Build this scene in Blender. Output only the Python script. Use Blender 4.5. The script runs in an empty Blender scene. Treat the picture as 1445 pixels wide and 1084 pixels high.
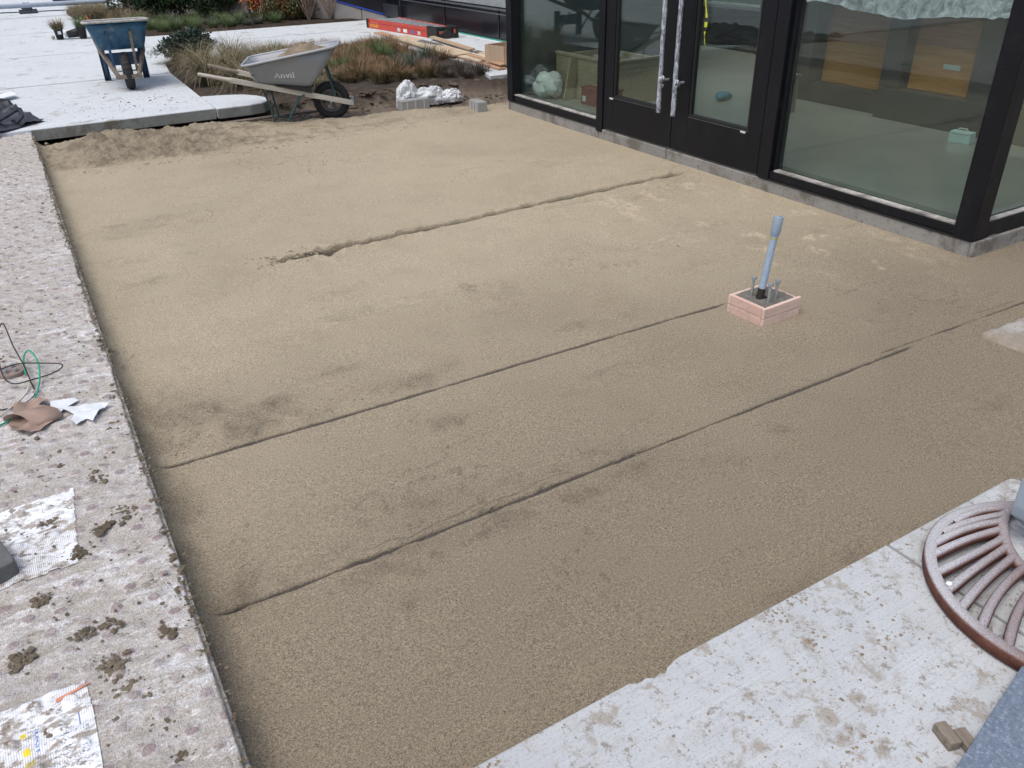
import bpy, bmesh, math, random
import numpy as np
from mathutils import Vector, Matrix
random.seed(7); np.random.seed(7)
sc = bpy.context.scene
COL = sc.collection

# ---------------------------------------------------------------- camera
cam = bpy.data.objects.new('camera', bpy.data.cameras.new('camera'))
COL.objects.link(cam); sc.camera = cam
cam.data.sensor_width = 36.0; cam.data.lens = 1138.486 / 1445 * 36
cam.data.clip_start = .05; cam.data.clip_end = 800
PIT, ROLL, YAW = math.radians(29.8214), math.radians(-1.33833), math.radians(29.98765)
Fv = Vector((math.sin(YAW)*math.cos(PIT), math.cos(YAW)*math.cos(PIT), -math.sin(PIT)))
Rv = Vector((math.cos(YAW), -math.sin(YAW), 0)); Uv = Rv.cross(Fv)
R2 = Rv*math.cos(ROLL) + Uv*math.sin(ROLL); U2 = -Rv*math.sin(ROLL) + Uv*math.cos(ROLL)
M = Matrix((R2, U2, -Fv)).transposed().to_4x4(); M.translation = (0, 0, 1.68)
cam.matrix_world = M
# ---------------------------------------------------------------- world, sun, exposure (overcast)
SUN_EL, SUN_AZ = math.radians(66), math.radians(-112)      # azimuth from +Y towards +X: light comes from the left
w = bpy.data.worlds.new('World'); sc.world = w; w.use_nodes = True
nt = w.node_tree; bg = nt.nodes['Background']
sky = nt.nodes.new('ShaderNodeTexSky'); sky.sky_type = 'NISHITA'; sky.sun_disc = False
sky.sun_elevation = SUN_EL; sky.sun_rotation = SUN_AZ; sky.dust_density = 4.0; sky.air_density = 1.0; sky.ozone_density = 1.0
hsv = nt.nodes.new('ShaderNodeHueSaturation'); hsv.inputs['Saturation'].default_value = .8
nt.links.new(sky.outputs[0], hsv.inputs['Color']); nt.links.new(hsv.outputs[0], bg.inputs[0])
bg.inputs[1].default_value = .125
sd = bpy.data.lights.new('sun', 'SUN'); sd.energy = 1.0; sd.angle = math.radians(40); sd.color = (1, .975, .945)
sun = bpy.data.objects.new('sun', sd); COL.objects.link(sun)
sdir = Vector((math.sin(SUN_AZ)*math.cos(SUN_EL), math.cos(SUN_AZ)*math.cos(SUN_EL), math.sin(SUN_EL)))
sun.rotation_euler = sdir.to_track_quat('Z', 'Y').to_euler()
sc.view_settings.view_transform = 'Standard'; sc.view_settings.look = 'None'
sc.view_settings.gamma = 1; sc.view_settings.use_curve_mapping = False
sc.view_settings.exposure = 0.42

# ---------------------------------------------------------------- helpers
def tag(o, label=None, cat=None, group=None, kind=None):
    if label: o['label'] = label
    if cat: o['category'] = cat
    if group: o['group'] = group
    if kind: o['kind'] = kind
    return o
def link(name, me, mat=None, parent=None):
    o = bpy.data.objects.new(name, me); COL.objects.link(o)
    if mat is not None and me is not None and len(me.materials) == 0: me.materials.append(mat)
    if parent is not None: o.parent = parent
    return o
def empty(name, loc=(0,0,0), rz=0):
    o = bpy.data.objects.new(name, None); COL.objects.link(o)
    o.location = loc; o.rotation_euler = (0, 0, rz); o.empty_display_size = .1
    return o
class MB:
    """collects boxes, tubes, prisms into one mesh"""
    def __init__(s): s.v = []; s.f = []; s.sm = []
    def add(s, vs, fs, smooth=False):
        n = len(s.v); s.v += [tuple(v) for v in vs]; s.f += [tuple(i+n for i in f) for f in fs]; s.sm += [smooth]*len(fs); return s
    def box(s, a, b, m=None):
        x0,y0,z0 = a; x1,y1,z1 = b
        vs = [(x0,y0,z0),(x1,y0,z0),(x1,y1,z0),(x0,y1,z0),(x0,y0,z1),(x1,y0,z1),(x1,y1,z1),(x0,y1,z1)]
        if m is not None: vs = [m @ Vector(v) for v in vs]
        return s.add(vs, [(0,3,2,1),(4,5,6,7),(0,1,5,4),(1,2,6,5),(2,3,7,6),(3,0,4,7)])
    def beam(s, p, q, w, h, up=(0,0,1)):
        p = Vector(p); q = Vector(q); d = (q-p); L = d.length; d.normalize(); u = Vector(up)
        sd_ = d.cross(u).normalized(); u = sd_.cross(d).normalized()
        m = Matrix((d, sd_, u)).transposed().to_4x4(); m.translation = p
        return s.box((0,-w/2,-h/2), (L,w/2,h/2), m)
    def tube(s, pts, r, n=8, cap=True, closed=False):
        pts = [Vector(p) for p in pts]; k = len(pts); rs = r if isinstance(r,(list,tuple)) else [r]*k
        vs = []; prev = None
        for i, p in enumerate(pts):
            if closed: d = (pts[(i+1)%k]-pts[i-1])
            else: d = (pts[min(i+1,k-1)]-pts[max(i-1,0)])
            d.normalize()
            if prev is None:
                a = Vector((0,0,1)) if abs(d.z) < .9 else Vector((1,0,0)); u = d.cross(a).normalized()
            else: u = (prev - d*prev.dot(d)).normalized()
            prev = u; v = d.cross(u)
            for j in range(n):
                t = 2*math.pi*j/n; vs.append(p + (u*math.cos(t)+v*math.sin(t))*rs[i])
        fs = []
        for i in range(k if closed else k-1):
            i2 = (i+1)%k
            for j in range(n): fs.append((i*n+j, i*n+(j+1)%n, i2*n+(j+1)%n, i2*n+j))
        s.add(vs, fs, True)
        if cap and not closed:
            s.add(vs[:n], [tuple(range(n-1,-1,-1))]); s.add(vs[-n:], [tuple(range(n))])
        return s
    def prism(s, poly, z0, z1):
        n = len(poly); zz0 = z0 if isinstance(z0,(list,tuple)) else [z0]*n; zz1 = z1 if isinstance(z1,(list,tuple)) else [z1]*n
        vs = [(p[0],p[1],zz0[i]) for i,p in enumerate(poly)] + [(p[0],p[1],zz1[i]) for i,p in enumerate(poly)]
        return s.add(vs, [tuple(range(n-1,-1,-1)), tuple(range(n,2*n))] + [(i,(i+1)%n,(i+1)%n+n,i+n) for i in range(n)])
    def rings(s, rings, capa=True, capb=True, smooth=True):
        n = len(rings[0]); vs = [v for r in rings for v in r]
        fs = [(i*n+j, i*n+(j+1)%n, (i+1)*n+(j+1)%n, (i+1)*n+j) for i in range(len(rings)-1) for j in range(n)]
        s.add(vs, fs, smooth)
        if capa: s.add(rings[0], [tuple(range(n-1,-1,-1))])
        if capb: s.add(rings[-1], [tuple(range(n))])
        return s
    def blob(s, c, r, seed=0, sub=1, flat=.6, rough=.25):
        rnd = random.Random(seed); bm = bmesh.new(); bmesh.ops.create_icosphere(bm, subdivisions=sub, radius=1)
        sx, sy = rnd.uniform(.7,1.3), rnd.uniform(.7,1.3)
        vs = [(c[0]+v.co.x*r*sx*(1+rnd.uniform(-rough,rough)), c[1]+v.co.y*r*sy*(1+rnd.uniform(-rough,rough)), c[2]+v.co.z*r*flat*(1+rnd.uniform(-rough,rough))) for v in bm.verts]
        fs = [tuple(v.index for v in f.verts) for f in bm.faces]; bm.free()
        return s.add(vs, fs, False)
    def build(s, name, mat=None, parent=None, bevel=0, seg=2, fixn=False):
        me = bpy.data.meshes.new(name); me.from_pydata(s.v, [], s.f)
        me.polygons.foreach_set('use_smooth', s.sm); me.update()
        if bevel or fixn:
            bm = bmesh.new(); bm.from_mesh(me)
            bmesh.ops.remove_doubles(bm, verts=bm.verts, dist=1e-5)
            bmesh.ops.recalc_face_normals(bm, faces=bm.faces)
            if bevel:
                es = [e for e in bm.edges if len(e.link_faces)==2 and e.calc_face_angle(0) > .6]
                bmesh.ops.bevel(bm, geom=es, offset=bevel, segments=seg, affect='EDGES', profile=.6, clamp_overlap=True)
            bm.to_mesh(me); bm.free()
        return link(name, me, mat, parent)
def grid_mesh(name, xs, ys, Z, mat=None, attrs=None, smooth=True):
    nx, ny = len(xs), len(ys); X, Y = np.meshgrid(xs, ys)
    co = np.stack([X.ravel(), Y.ravel(), Z.ravel()], 1).astype(np.float32)
    i = (np.arange(ny-1)[:,None]*nx + np.arange(nx-1)[None,:]).ravel()
    q = np.stack([i, i+1, i+nx+1, i+nx], 1).astype(np.int32)
    me = bpy.data.meshes.new(name); me.vertices.add(nx*ny); me.vertices.foreach_set('co', co.ravel())
    me.loops.add(q.size); me.loops.foreach_set('vertex_index', q.ravel())
    me.polygons.add(len(q)); me.polygons.foreach_set('loop_start', np.arange(0, q.size, 4, dtype=np.int32))
    me.polygons.foreach_set('use_smooth', np.full(len(q), smooth)); me.update(calc_edges=True)
    for k, a in (attrs or {}).items():
        at = me.attributes.new(k, 'FLOAT', 'POINT'); at.data.foreach_set('value', a.ravel().astype(np.float32))
    if mat: me.materials.append(mat)
    return me
_T = np.random.RandomState(3).rand(8, 256, 256)
def vn(x, y, s=0):
    xi = np.floor(x).astype(int); yi = np.floor(y).astype(int); fx_ = x-xi; fy_ = y-yi
    fx_ = fx_*fx_*(3-2*fx_); fy_ = fy_*fy_*(3-2*fy_); T = _T[s % 8]; o = (s*37) % 256
    a = T[(yi+o)%256, (xi+o)%256]; b = T[(yi+o)%256, (xi+1+o)%256]; c = T[(yi+1+o)%256, (xi+o)%256]; d = T[(yi+1+o)%256, (xi+1+o)%256]
    return (a*(1-fx_)+b*fx_)*(1-fy_) + (c*(1-fx_)+d*fx_)*fy_
def fbm(x, y, s=0, o=4):
    t = 0; a = .5; 
    for k in range(o): t = t + a*(vn(x*2**k, y*2**k, s+k)-.5)*2; a *= .5
    return t
def ss(a, b, x):
    t = np.clip((x-a)/(b-a), 0, 1); return t*t*(3-2*t)
def bump_at(X, Y, x, y, rx, ry): return np.exp(-((X-x)/rx)**2 - ((Y-y)/ry)**2)

# ---------------------------------------------------------------- materials
class NT:
    def __init__(s, name):
        s.m = bpy.data.materials.new(name); s.m.use_nodes = True; s.t = s.m.node_tree; s.p = s.t.nodes['Principled BSDF']
        s.tc = s.t.nodes.new('ShaderNodeTexCoord').outputs['Object']
    def n(s, ty, **kw):
        nd = s.t.nodes.new(ty)
        for k, v in kw.items():
            if k in nd.inputs and not hasattr(type(nd), k): s.set(nd.inputs[k], v)
            elif hasattr(nd, k): setattr(nd, k, v)
            else: s.set(nd.inputs[k], v)
        return nd
    def set(s, inp, v):
        if isinstance(v, bpy.types.NodeSocket): s.t.links.new(v, inp)
        elif isinstance(v, (tuple, list)) and inp.type == 'RGBA' and len(v) == 3: inp.default_value = (*v, 1)
        else: inp.default_value = v
    def noise(s, scale, detail=4, rough=.55, vec=None, dist=0):
        nd = s.t.nodes.new('ShaderNodeTexNoise'); s.set(nd.inputs['Vector'], vec or s.tc)
        nd.inputs['Scale'].default_value = scale; nd.inputs['Detail'].default_value = detail; nd.inputs['Roughness'].default_value = rough; nd.inputs['Distortion'].default_value = dist
        return nd.outputs['Fac']
    def map(s, scale=(1,1,1), rot=(0,0,0)):
        nd = s.t.nodes.new('ShaderNodeMapping'); s.t.links.new(s.tc, nd.inputs[0]); nd.inputs['Scale'].default_value = scale; nd.inputs['Rotation'].default_value = rot
        return nd.outputs[0]
    def rng(s, v, a, b, c=0, d=1):
        nd = s.t.nodes.new('ShaderNodeMapRange'); s.set(nd.inputs[0], v)
        for i, k in enumerate((a,b,c,d)): nd.inputs[1+i].default_value = k
        return nd.outputs[0]
    def mix(s, f, a, b, mode='MIX'):
        nd = s.t.nodes.new('ShaderNodeMix'); nd.data_type = 'RGBA'; nd.blend_type = mode
        s.set(nd.inputs[0], f); s.set(nd.inputs[6], a); s.set(nd.inputs[7], b); return nd.outputs[2]
    def math(s, op, a, b=0.0, clamp=False):
        nd = s.t.nodes.new('ShaderNodeMath'); nd.operation = op; nd.use_clamp = clamp; s.set(nd.inputs[0], a); s.set(nd.inputs[1], b); return nd.outputs[0]
    def attr(s, name):
        nd = s.t.nodes.new('ShaderNodeAttribute'); nd.attribute_name = name; return nd.outputs['Fac']
    def bump(s, h, strength=.3, dist=.01, normal=None):
        nd = s.t.nodes.new('ShaderNodeBump'); s.set(nd.inputs['Height'], h); nd.inputs['Strength'].default_value = strength; nd.inputs['Distance'].default_value = dist
        if normal is not None: s.t.links.new(normal, nd.inputs['Normal'])
        return nd.outputs[0]
    def out(s, col=None, rough=None, nor=None, metal=None, spec=None):
        for k, v in (('Base Color', col), ('Roughness', rough), ('Normal', nor), ('Metallic', metal), ('Specular IOR Level', spec)):
            if v is not None: s.set(s.p.inputs[k], v)
        return s.m
def simple(name, c, rough=.6, metal=0, var=.15, scale=12, bump=.1, spec=.5, dirt=None, dirt_amt=.5, dscale=6, bdist=.003):
    n = NT(name); f = n.noise(scale, 5)
    c2 = tuple(x*(1-var) for x in c); c3 = tuple(min(1, x*(1+var)) for x in c)
    col = n.mix(n.rng(f,.3,.7), c2, c3)
    if dirt:
        d = n.rng(n.noise(dscale, 6, .65), .62-.3*dirt_amt, .78-.3*dirt_amt); col = n.mix(n.math('MULTIPLY', d, .85), col, dirt)
    return n.out(col, rough, n.bump(n.noise(scale*6, 4), bump, bdist), metal, spec)

def mat_sand():
    n = NT('sand'); damp = n.attr('damp'); dry = n.attr('dry')  # damp also carries darker grooves and painted shade beside the building corner
    big = n.noise(.55, 5, .6); mid = n.noise(3.2, 5, .6, dist=.4); grain = n.noise(310, 2, .8); grain2 = n.noise(120, 3, .7); ro = n.attr('rough')
    c = n.mix(n.rng(big,.3,.7), (.365,.312,.226), (.428,.368,.270))
    c = n.mix(n.rng(mid,.5,.8,0,.35), c, (.29,.232,.156))
    c = n.mix(n.rng(damp,0,.8), c, (.172,.142,.102)); pel = n.noise(85, 5, .8); c = n.mix(n.math('MULTIPLY', n.math('MULTIPLY', ro, n.rng(pel,.53,.58)), .62), c, (.125,.10,.072)); c = n.mix(n.rng(n.attr('track'),.3,.80,0,.9), c, (.075,.067,.062))
    c = n.mix(dry, c, (.52,.44,.32))
    g = n.math('ADD', n.rng(grain,.28,.72,.28,1.72), n.rng(grain2,.3,.7,-.26,.26))
    c = n.mix(1.0, c, g, 'MULTIPLY')
    sp = n.rng(n.noise(38, 3, .7), .70, .74); c = n.mix(n.math('MULTIPLY', sp, .55), c, (.13,.10,.07))
    h = n.math('ADD', n.math('ADD', n.math('MULTIPLY', grain, .6), n.math('MULTIPLY', n.noise(60, 4, .65), .8)), n.math('MULTIPLY', n.math('MULTIPLY', ro, pel), 7.0))
    return n.out(c, .95, n.bump(h, .65, .004), 0, .2)
def mat_conc(name, a=(.60,.61,.62), b=(.50,.50,.50), stain=(.26,.20,.14), samt=.5, broom=True, spk=.5, fs=1):
    n = NT(name); c = n.mix(n.rng(n.noise(1.3,6,.6),.3,.7), a, b)
    c = n.mix(n.rng(n.noise(9,6,.7),.45,.8,0,.4), c, tuple(x*.8 for x in b))
    m = n.rng(n.noise(4.5*fs, 8, .72, dist=.3), .60-.10*samt, .68-.10*samt); cl = n.rng(n.noise(1.7*fs, 3), .38, .52)
    c = n.mix(n.math('MULTIPLY', n.math('MULTIPLY', m, cl), .75), c, stain)
    s2 = n.rng(n.noise(34, 6, .78), .56, .62); c = n.mix(n.math('MULTIPLY', s2, .6*spk), c, tuple(x*.7 for x in stain))
    s3 = n.rng(n.noise(150, 3, .7), .56, .66); c = n.mix(n.math('MULTIPLY', s3, .4*spk), c, (.2,.18,.16))
    h = n.math('ADD', n.noise(160, 3), n.math('MULTIPLY', n.noise(18, 4), .7))
    if broom:
        wv = n.noise(1, 3, .6, n.map((4, 260, 4))); h = n.math('ADD', h, n.math('MULTIPLY', wv, 1.1))
        c = n.mix(n.rng(wv,.35,.65,0,.32), c, tuple(x*.72 for x in b))
    return n.out(c, .88, n.bump(h, .35, .003), 0, .3)
def mat_membrane():
    n = NT('dusty_membrane'); nub = n.attr('nub'); cav = n.attr('dust')
    wea = n.t.nodes.new('ShaderNodeTexWave'); n.t.links.new(n.map((1,1,1),(0,0,.02)), wea.inputs[0]); wea.bands_direction = 'X'; wea.inputs['Scale'].default_value = 62; wea.inputs['Distortion'].default_value = .6; wea.inputs['Detail'].default_value = 2
    base = n.mix(n.rng(n.noise(5,5,.6),.35,.65), (.56,.545,.55), (.47,.44,.43))
    base = n.mix(n.math('MULTIPLY', wea.outputs['Fac'], .03), base, (.66,.66,.69))
    base = n.mix(n.rng(n.noise(3.1,5,.65),.47,.62,0,.9), base, (.74,.745,.77))
    dust = n.mix(n.rng(n.noise(14,5,.7),.3,.7), (.40,.365,.325), (.51,.475,.435))
    dm = n.math('ADD', cav, n.rng(n.noise(26, 9, .8, n.map((.65,1.4,1)), .4), .33, .58, -.58, .9), True)
    c = n.mix(dm, base, dust)
    ringm = n.math('MULTIPLY', n.math('MULTIPLY', nub, n.math('SUBTRACT', 1.0, nub)), 2.2, True); c = n.mix(n.math('MULTIPLY', ringm, n.rng(n.noise(8,3),.3,.5,.2,1)), c, (.62,.60,.64)); c = n.mix(n.math('MULTIPLY', n.rng(nub,.35,.7), n.rng(n.noise(9,3),.4,.58,.25,.95)), c, (.33,.265,.262))
    clod = n.rng(n.noise(9, 8, .75), .60, .66); c = n.mix(n.math('MULTIPLY', clod, .7), c, (.19,.155,.11)); sp_ = n.rng(n.noise(48, 6, .8), .56, .62); c = n.mix(n.math('MULTIPLY', sp_, .6), c, (.21,.175,.135)); wh = n.rng(n.noise(30, 7, .8, n.map((.5,1.6,1))), .57, .63); c = n.mix(n.math('MULTIPLY', wh, .65), c, (.78,.78,.80))
    g = n.rng(n.noise(190, 4, .75), .3, .7, .55, 1.4); c = n.mix(1.0, c, g, 'MULTIPLY')
    h = n.math('ADD', n.noise(90, 6, .75), n.math('MULTIPLY', wea.outputs['Fac'], .05))
    return n.out(c, .92, n.bump(h, .8, .007), 0, .2)
def mat_soil(name='soil', a=(.085,.066,.052), b=(.17,.135,.105)):
    n = NT(name); c = n.mix(n.rng(n.noise(4,6,.65),.35,.65), a, b)
    c = n.mix(n.rng(n.noise(45,5,.75),.55,.72,0,.6), c, (.24,.20,.165)); c = n.mix(n.rng(n.noise(80,4,.75),.6,.7,0,.8), c, tuple(x*.45 for x in a))
    return n.out(c, .95, n.bump(n.noise(55,6,.75), .9, .02), 0, .15)
def mat_blade(name, base, tip, straw=None):
    n = NT(name); t = n.attr('t'); r = n.attr('r')
    c = n.mix(n.rng(t,.25,.85), base, tip); c = n.mix(n.math('MULTIPLY', r, .5), c, straw or tip)
    m = n.out(c, .6, None, 0, .3); n.p.inputs['Subsurface Weight'].default_value = 0
    return m
def mat_leaf(name, cols):
    n = NT(name); r = n.attr('r'); cr = n.t.nodes.new('ShaderNodeValToRGB'); n.t.links.new(r, cr.inputs[0])
    e = cr.color_ramp.elements
    for i, c in enumerate(cols):
        p = i/(len(cols)-1)
        if i == 0: e[0].position = 0; e[0].color = (*c,1)
        elif i == len(cols)-1: e[-1].position = 1; e[-1].color = (*c,1)
        else: x = e.new(p); x.color = (*c,1)
    return n.out(cr.outputs[0], .5, None, 0, .4)
def mat_wood(name, a, b, rough=.75, axis=0, dirt=None):
    n = NT(name); sc_ = [40,40,40]; sc_[axis] = 2.5
    g = n.noise(1, 6, .65, n.map(tuple(sc_)), .6); c = n.mix(n.rng(g,.3,.7), a, b)
    if dirt: c = n.mix(n.rng(n.noise(19,9,.82, None, .8),.52,.60,0,.8), c, dirt)
    return n.out(c, rough, n.bump(g, .3, .002), 0, .3)
def mat_frame():
    n = NT('black_painted_metal'); d = n.noise(260, 3, .7); d2 = n.noise(7, 6, .7, n.map((1,1,.5)))
    m = n.math('MULTIPLY', n.rng(d,.60,.70), n.rng(d2,.42,.66,.03,.7)); c = n.mix(m, (.004,.0045,.008), (.15,.15,.15))
    c = n.mix(n.rng(d2,.55,.85,0,.07), c, (.12,.115,.11))
    return n.out(c, n.rng(d2,.3,.7,.35,.6), n.bump(d, .1, .001), 0, .3)
def mat_glass(name='tinted_glass', tint=(.82,.875,.85), dust=.004, refl=.85):
    n = NT(name); t = n.t; t.nodes.remove(n.p)
    tr = t.nodes.new('ShaderNodeBsdfTransparent'); tr.inputs[0].default_value = (*tint,1)
    gl = t.nodes.new('ShaderNodeBsdfGlossy'); gl.inputs['Roughness'].default_value = .0; gl.inputs[0].default_value = (.93,1,.96,1)
    lw = t.nodes.new('ShaderNodeLayerWeight'); lw.inputs[0].default_value = .5
    f = n.math('MULTIPLY', n.math('ADD', n.math('MULTIPLY', n.math('POWER', lw.outputs['Facing'], 4.0), .95), .05), refl, True)
    mx = t.nodes.new('ShaderNodeMixShader'); t.links.new(f, mx.inputs[0]); t.links.new(tr.outputs[0], mx.inputs[1]); t.links.new(gl.outputs[0], mx.inputs[2])
    df = t.nodes.new('ShaderNodeBsdfDiffuse'); df.inputs[0].default_value = (.55,.55,.5,1)
    dm = n.math('MULTIPLY', n.rng(n.noise(1.6,5,.65),.35,.75,.3,1.6), n.rng(n.noise(260,3,.75),.50,.70,.25,4.5)); dm = n.math('MULTIPLY', dm, dust, True)
    m2 = t.nodes.new('ShaderNodeMixShader'); t.links.new(dm, m2.inputs[0]); t.links.new(mx.outputs[0], m2.inputs[1]); t.links.new(df.outputs[0], m2.inputs[2])
    t.links.new(m2.outputs[0], t.nodes['Material Output'].inputs[0]); return n.m
def mat_galv(name, a=(.30,.36,.43), b=(.42,.48,.55), metal=.0):
    n = NT(name); v = n.t.nodes.new('ShaderNodeTexVoronoi'); v.inputs['Scale'].default_value = 130; n.t.links.new(n.tc, v.inputs[0])
    f = n.math('ADD', n.math('MULTIPLY', n.noise(75, 5, .7), .9), n.math('MULTIPLY', v.outputs['Distance'], .2))
    c = n.mix(n.rng(f,.35,.75), a, b); c = n.mix(n.rng(n.noise(120,5,.75),.53,.63,0,.75), c, tuple(min(1,x*1.75) for x in b))
    return n.out(c, .5, n.bump(n.noise(90,4), .1, .001), metal, .5)
def mat_rust():
    n = NT('rusty_cast_iron'); z = n.noise(260, 3, .7); f = n.noise(2.2, 4, .6)
    c = n.mix(n.rng(n.noise(40,5,.7),.35,.65), (.105,.037,.026), (.175,.072,.05))
    so = n.t.nodes.new('ShaderNodeSeparateXYZ'); n.t.links.new(n.tc, so.inputs[0]); loc_ = n.rng(n.math('SUBTRACT', so.outputs[1], n.math('MULTIPLY', so.outputs[0], .6)), .0, .36, .12, 1.0)
    dust = n.math('MULTIPLY', n.math('MULTIPLY', n.rng(z,.30,.60,.35,1.15,), n.rng(f,.30,.5,.55,1)), loc_, True)
    ge = n.t.nodes.new('ShaderNodeNewGeometry'); sx = n.t.nodes.new('ShaderNodeSeparateXYZ'); n.t.links.new(ge.outputs['Normal'], sx.inputs[0])
    dust = n.math('MULTIPLY', dust, n.rng(sx.outputs[2], .25, .75))       # settled concrete dust on upward faces
    c = n.mix(dust, c, (.52,.53,.56))
    return n.out(c, .8, n.bump(n.noise(120,5,.7), .4, .003), .1, .3)
SAND = mat_sand()
CONC = mat_conc('pavement_concrete', (.66,.70,.725), (.59,.63,.655), samt=.4, spk=.6)
CONC2 = mat_conc('slab_concrete', (.555,.58,.595), (.47,.49,.505), stain=(.30,.25,.19), samt=.8, spk=1.3, fs=3.6)
CURB = mat_conc('curb_concrete', (.34,.33,.31), (.26,.25,.23), stain=(.14,.12,.10), samt=1.0, broom=False, spk=1)
KERBF = mat_conc('kerb_face_concrete', (.33,.34,.33), (.24,.25,.24), samt=.4, broom=False)
MEMB = mat_membrane(); SOIL = mat_soil(); MULCH = mat_soil('mulch', (.035,.026,.020), (.075,.055,.042)); DIRT = mat_soil('brown_dirt', (.12,.095,.072), (.20,.165,.125))
FRAME = mat_frame(); GLASS = mat_glass(); GLASSD = mat_glass('dusty_tinted_glass', (.80,.86,.83), .028, .8)
BLACKP = simple('black_cladding', (.012,.013,.018), .22, var=.2, scale=3, bump=.02)
STEEL = simple('brushed_trim', (.20,.22,.25), .35, metal=.6, var=.2)
RUST = mat_rust(); GALV = simple('galvanised_grey', (.24,.285,.335), .45, var=.14, scale=9, bump=.1, dirt=(.25,.25,.24), dirt_amt=.1); GRANITE = mat_galv('speckled_blue_grey', (.105,.135,.185), (.185,.225,.285))
WOODH = mat_wood('weathered_handle_wood', (.42,.39,.34), (.55,.52,.46)); PLY = mat_wood('plywood', (.50,.40,.28), (.62,.51,.37), axis=1, dirt=None)
PLYO = mat_wood('orange_plywood', (.42,.26,.16), (.52,.34,.22), axis=1)
PINK = mat_wood('pink_painted_formwork', (.60,.42,.35), (.74,.58,.50), axis=0, dirt=(.42,.38,.33))
WETC = simple('fresh_mortar', (.15,.14,.12), .9, var=.25, scale=30, bump=.6, bdist=.004)
PVC = simple('blue_grey_pvc', (.31,.40,.51), .45, var=.10, scale=40, bump=.05, dirt=(.33,.33,.31), dirt_amt=.12, dscale=45); ZINC = simple('zinc_bolt', (.45,.50,.53), .35, metal=.6)
RUBBER = simple('tyre_rubber', (.014,.014,.015), .7, var=.3, scale=20, dirt=(.07,.06,.05), dirt_amt=.05)
DGREEN = simple('dark_green_steel', (.03,.075,.075), .4, var=.2, dirt=(.2,.18,.15), dirt_amt=.1); BLACK = simple('black_plastic', (.015,.015,.016), .5)
GTUB = simple('grey_plastic_tub', (.265,.285,.31), .42, var=.05, scale=5, bump=.03, dirt=(.30,.27,.22), dirt_amt=.12, dscale=4)
BTUB = simple('scuffed_blue_paint', (.020,.095,.165), .45, var=.4, scale=14, dirt=(.16,.19,.20), dirt_amt=.22, dscale=9)
BSTEEL = simple('blue_steel_legs', (.02,.065,.14), .45, var=.3, dirt=(.12,.12,.12), dirt_amt=.1)
MUDW = mat_wood('muddy_wood', (.15,.12,.095), (.28,.24,.19), dirt=(.10,.08,.06)); RIMM = simple('mortar_crusted_rim', (.40,.39,.36), .8, var=.3, scale=30, bump=.4)
WHITE = simple('white_paint', (.8,.82,.84), .5, var=.03); STICK = simple('pale_label', (.55,.6,.6), .5, var=.05)

# ================================================================ SETTING
# --- far ground sheet to the horizon
me = MB().add([(-400,-400,-.35),(400,-400,-.35),(400,400,-.35),(-400,400,-.35)], [(0,1,2,3)])
tag(me.build('ground', simple('asphalt', (.06,.06,.06), .9)), kind='structure')
# --- sand bed (height field)
def nonuni(a, b, base, fine):   # rows: base step, refined around given bands (centre, half, step)
    out = []; y = a
    while y < b:
        out.append(y); st = base(y)
        for c, h, s_ in fine:
            if c-h-st < y < c+h: st = min(st, s_)
        y += st
    return np.array(out+[b])
xs = nonuni(0.0, 6.6, lambda x: .014 if x < 5.2 else .06, [])
ys = nonuni(-1.0, 8.95, lambda y: .05 if y < .9 else (.012+.0018*max(y-1,0)), [(2.675,.04,.003),(1.87,.055,.003),(4.56,.09,.006),(7.9,.75,.011)])
X, Y = np.meshgrid(xs, ys)
Z = .006*fbm(X*1.1, Y*1.1, 1, 3) + .0016*fbm(X*9, Y*9, 2, 3)
rough = np.zeros_like(X)
for (x,y,rx,ry,a) in [(.22,2.95,.20,.20,1),(.55,2.78,.35,.10,.8),(.12,3.2,.12,.25,.7),(.57,2.93,.08,.04,1.0),(1.25,2.78,.3,.07,.7),(1.07,2.42,.13,.05,.8),(.19,1.93,.05,.1,.9),(2.15,1.70,.06,.05,1.1),
                      (.1,2.3,.06,.6,.6),(.95,1.8,.35,.05,.6),(1.35,1.78,.25,.05,.8),(.85,3.05,.2,.04,.5),(1.9,3.5,.25,.06,.5),(1.6,3.9,.3,.05,.4),(.3,4.6,.2,.08,.5),(1.7,2.86,.3,.07,.55),(2.2,2.82,.25,.06,.4),(3.0,2.3,.25,.1,.4),(.35,5.6,.3,.2,.3)]:
    rough += a*bump_at(X,Y,x,y,rx,ry)*np.clip(.5+1.6*fbm(X*7,Y*7,5,3),0,1.4)
rough = np.clip(rough, 0, 1.3)
Z += rough*(.020*fbm(X*26, Y*32, 4, 3) + .003)
# long shallow screed drag marks and a few ragged crumbly ridges parallel to the kerb
dm_ = ss(.30,.42, fbm(X*1.3+3, Y*19+.6*X, 4, 4)); Z -= .0022*dm_
rd_ = np.abs(fbm(X*2.4+7, Y*6, 2, 4)); rdm = np.exp(-(rd_/.012)**2)*ss(.12,.34,fbm(X*1.1,Y*1.4+5,5,3)); Z += .0035*rdm*np.clip(.4+fbm(X*40,Y*40,3,2)*1.5,0,1.4)
# faint scattered scuffs
sc_m = ss(.28,.46, fbm(X*1.7+9, Y*4.2, 6, 5)); Z += sc_m*.0065*fbm(X*22, Y*40, 3, 3)
damp = np.zeros_like(X); dry = np.zeros_like(X)  # damp: wetter sand, darker groove beds and painted shade by the building corner
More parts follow.
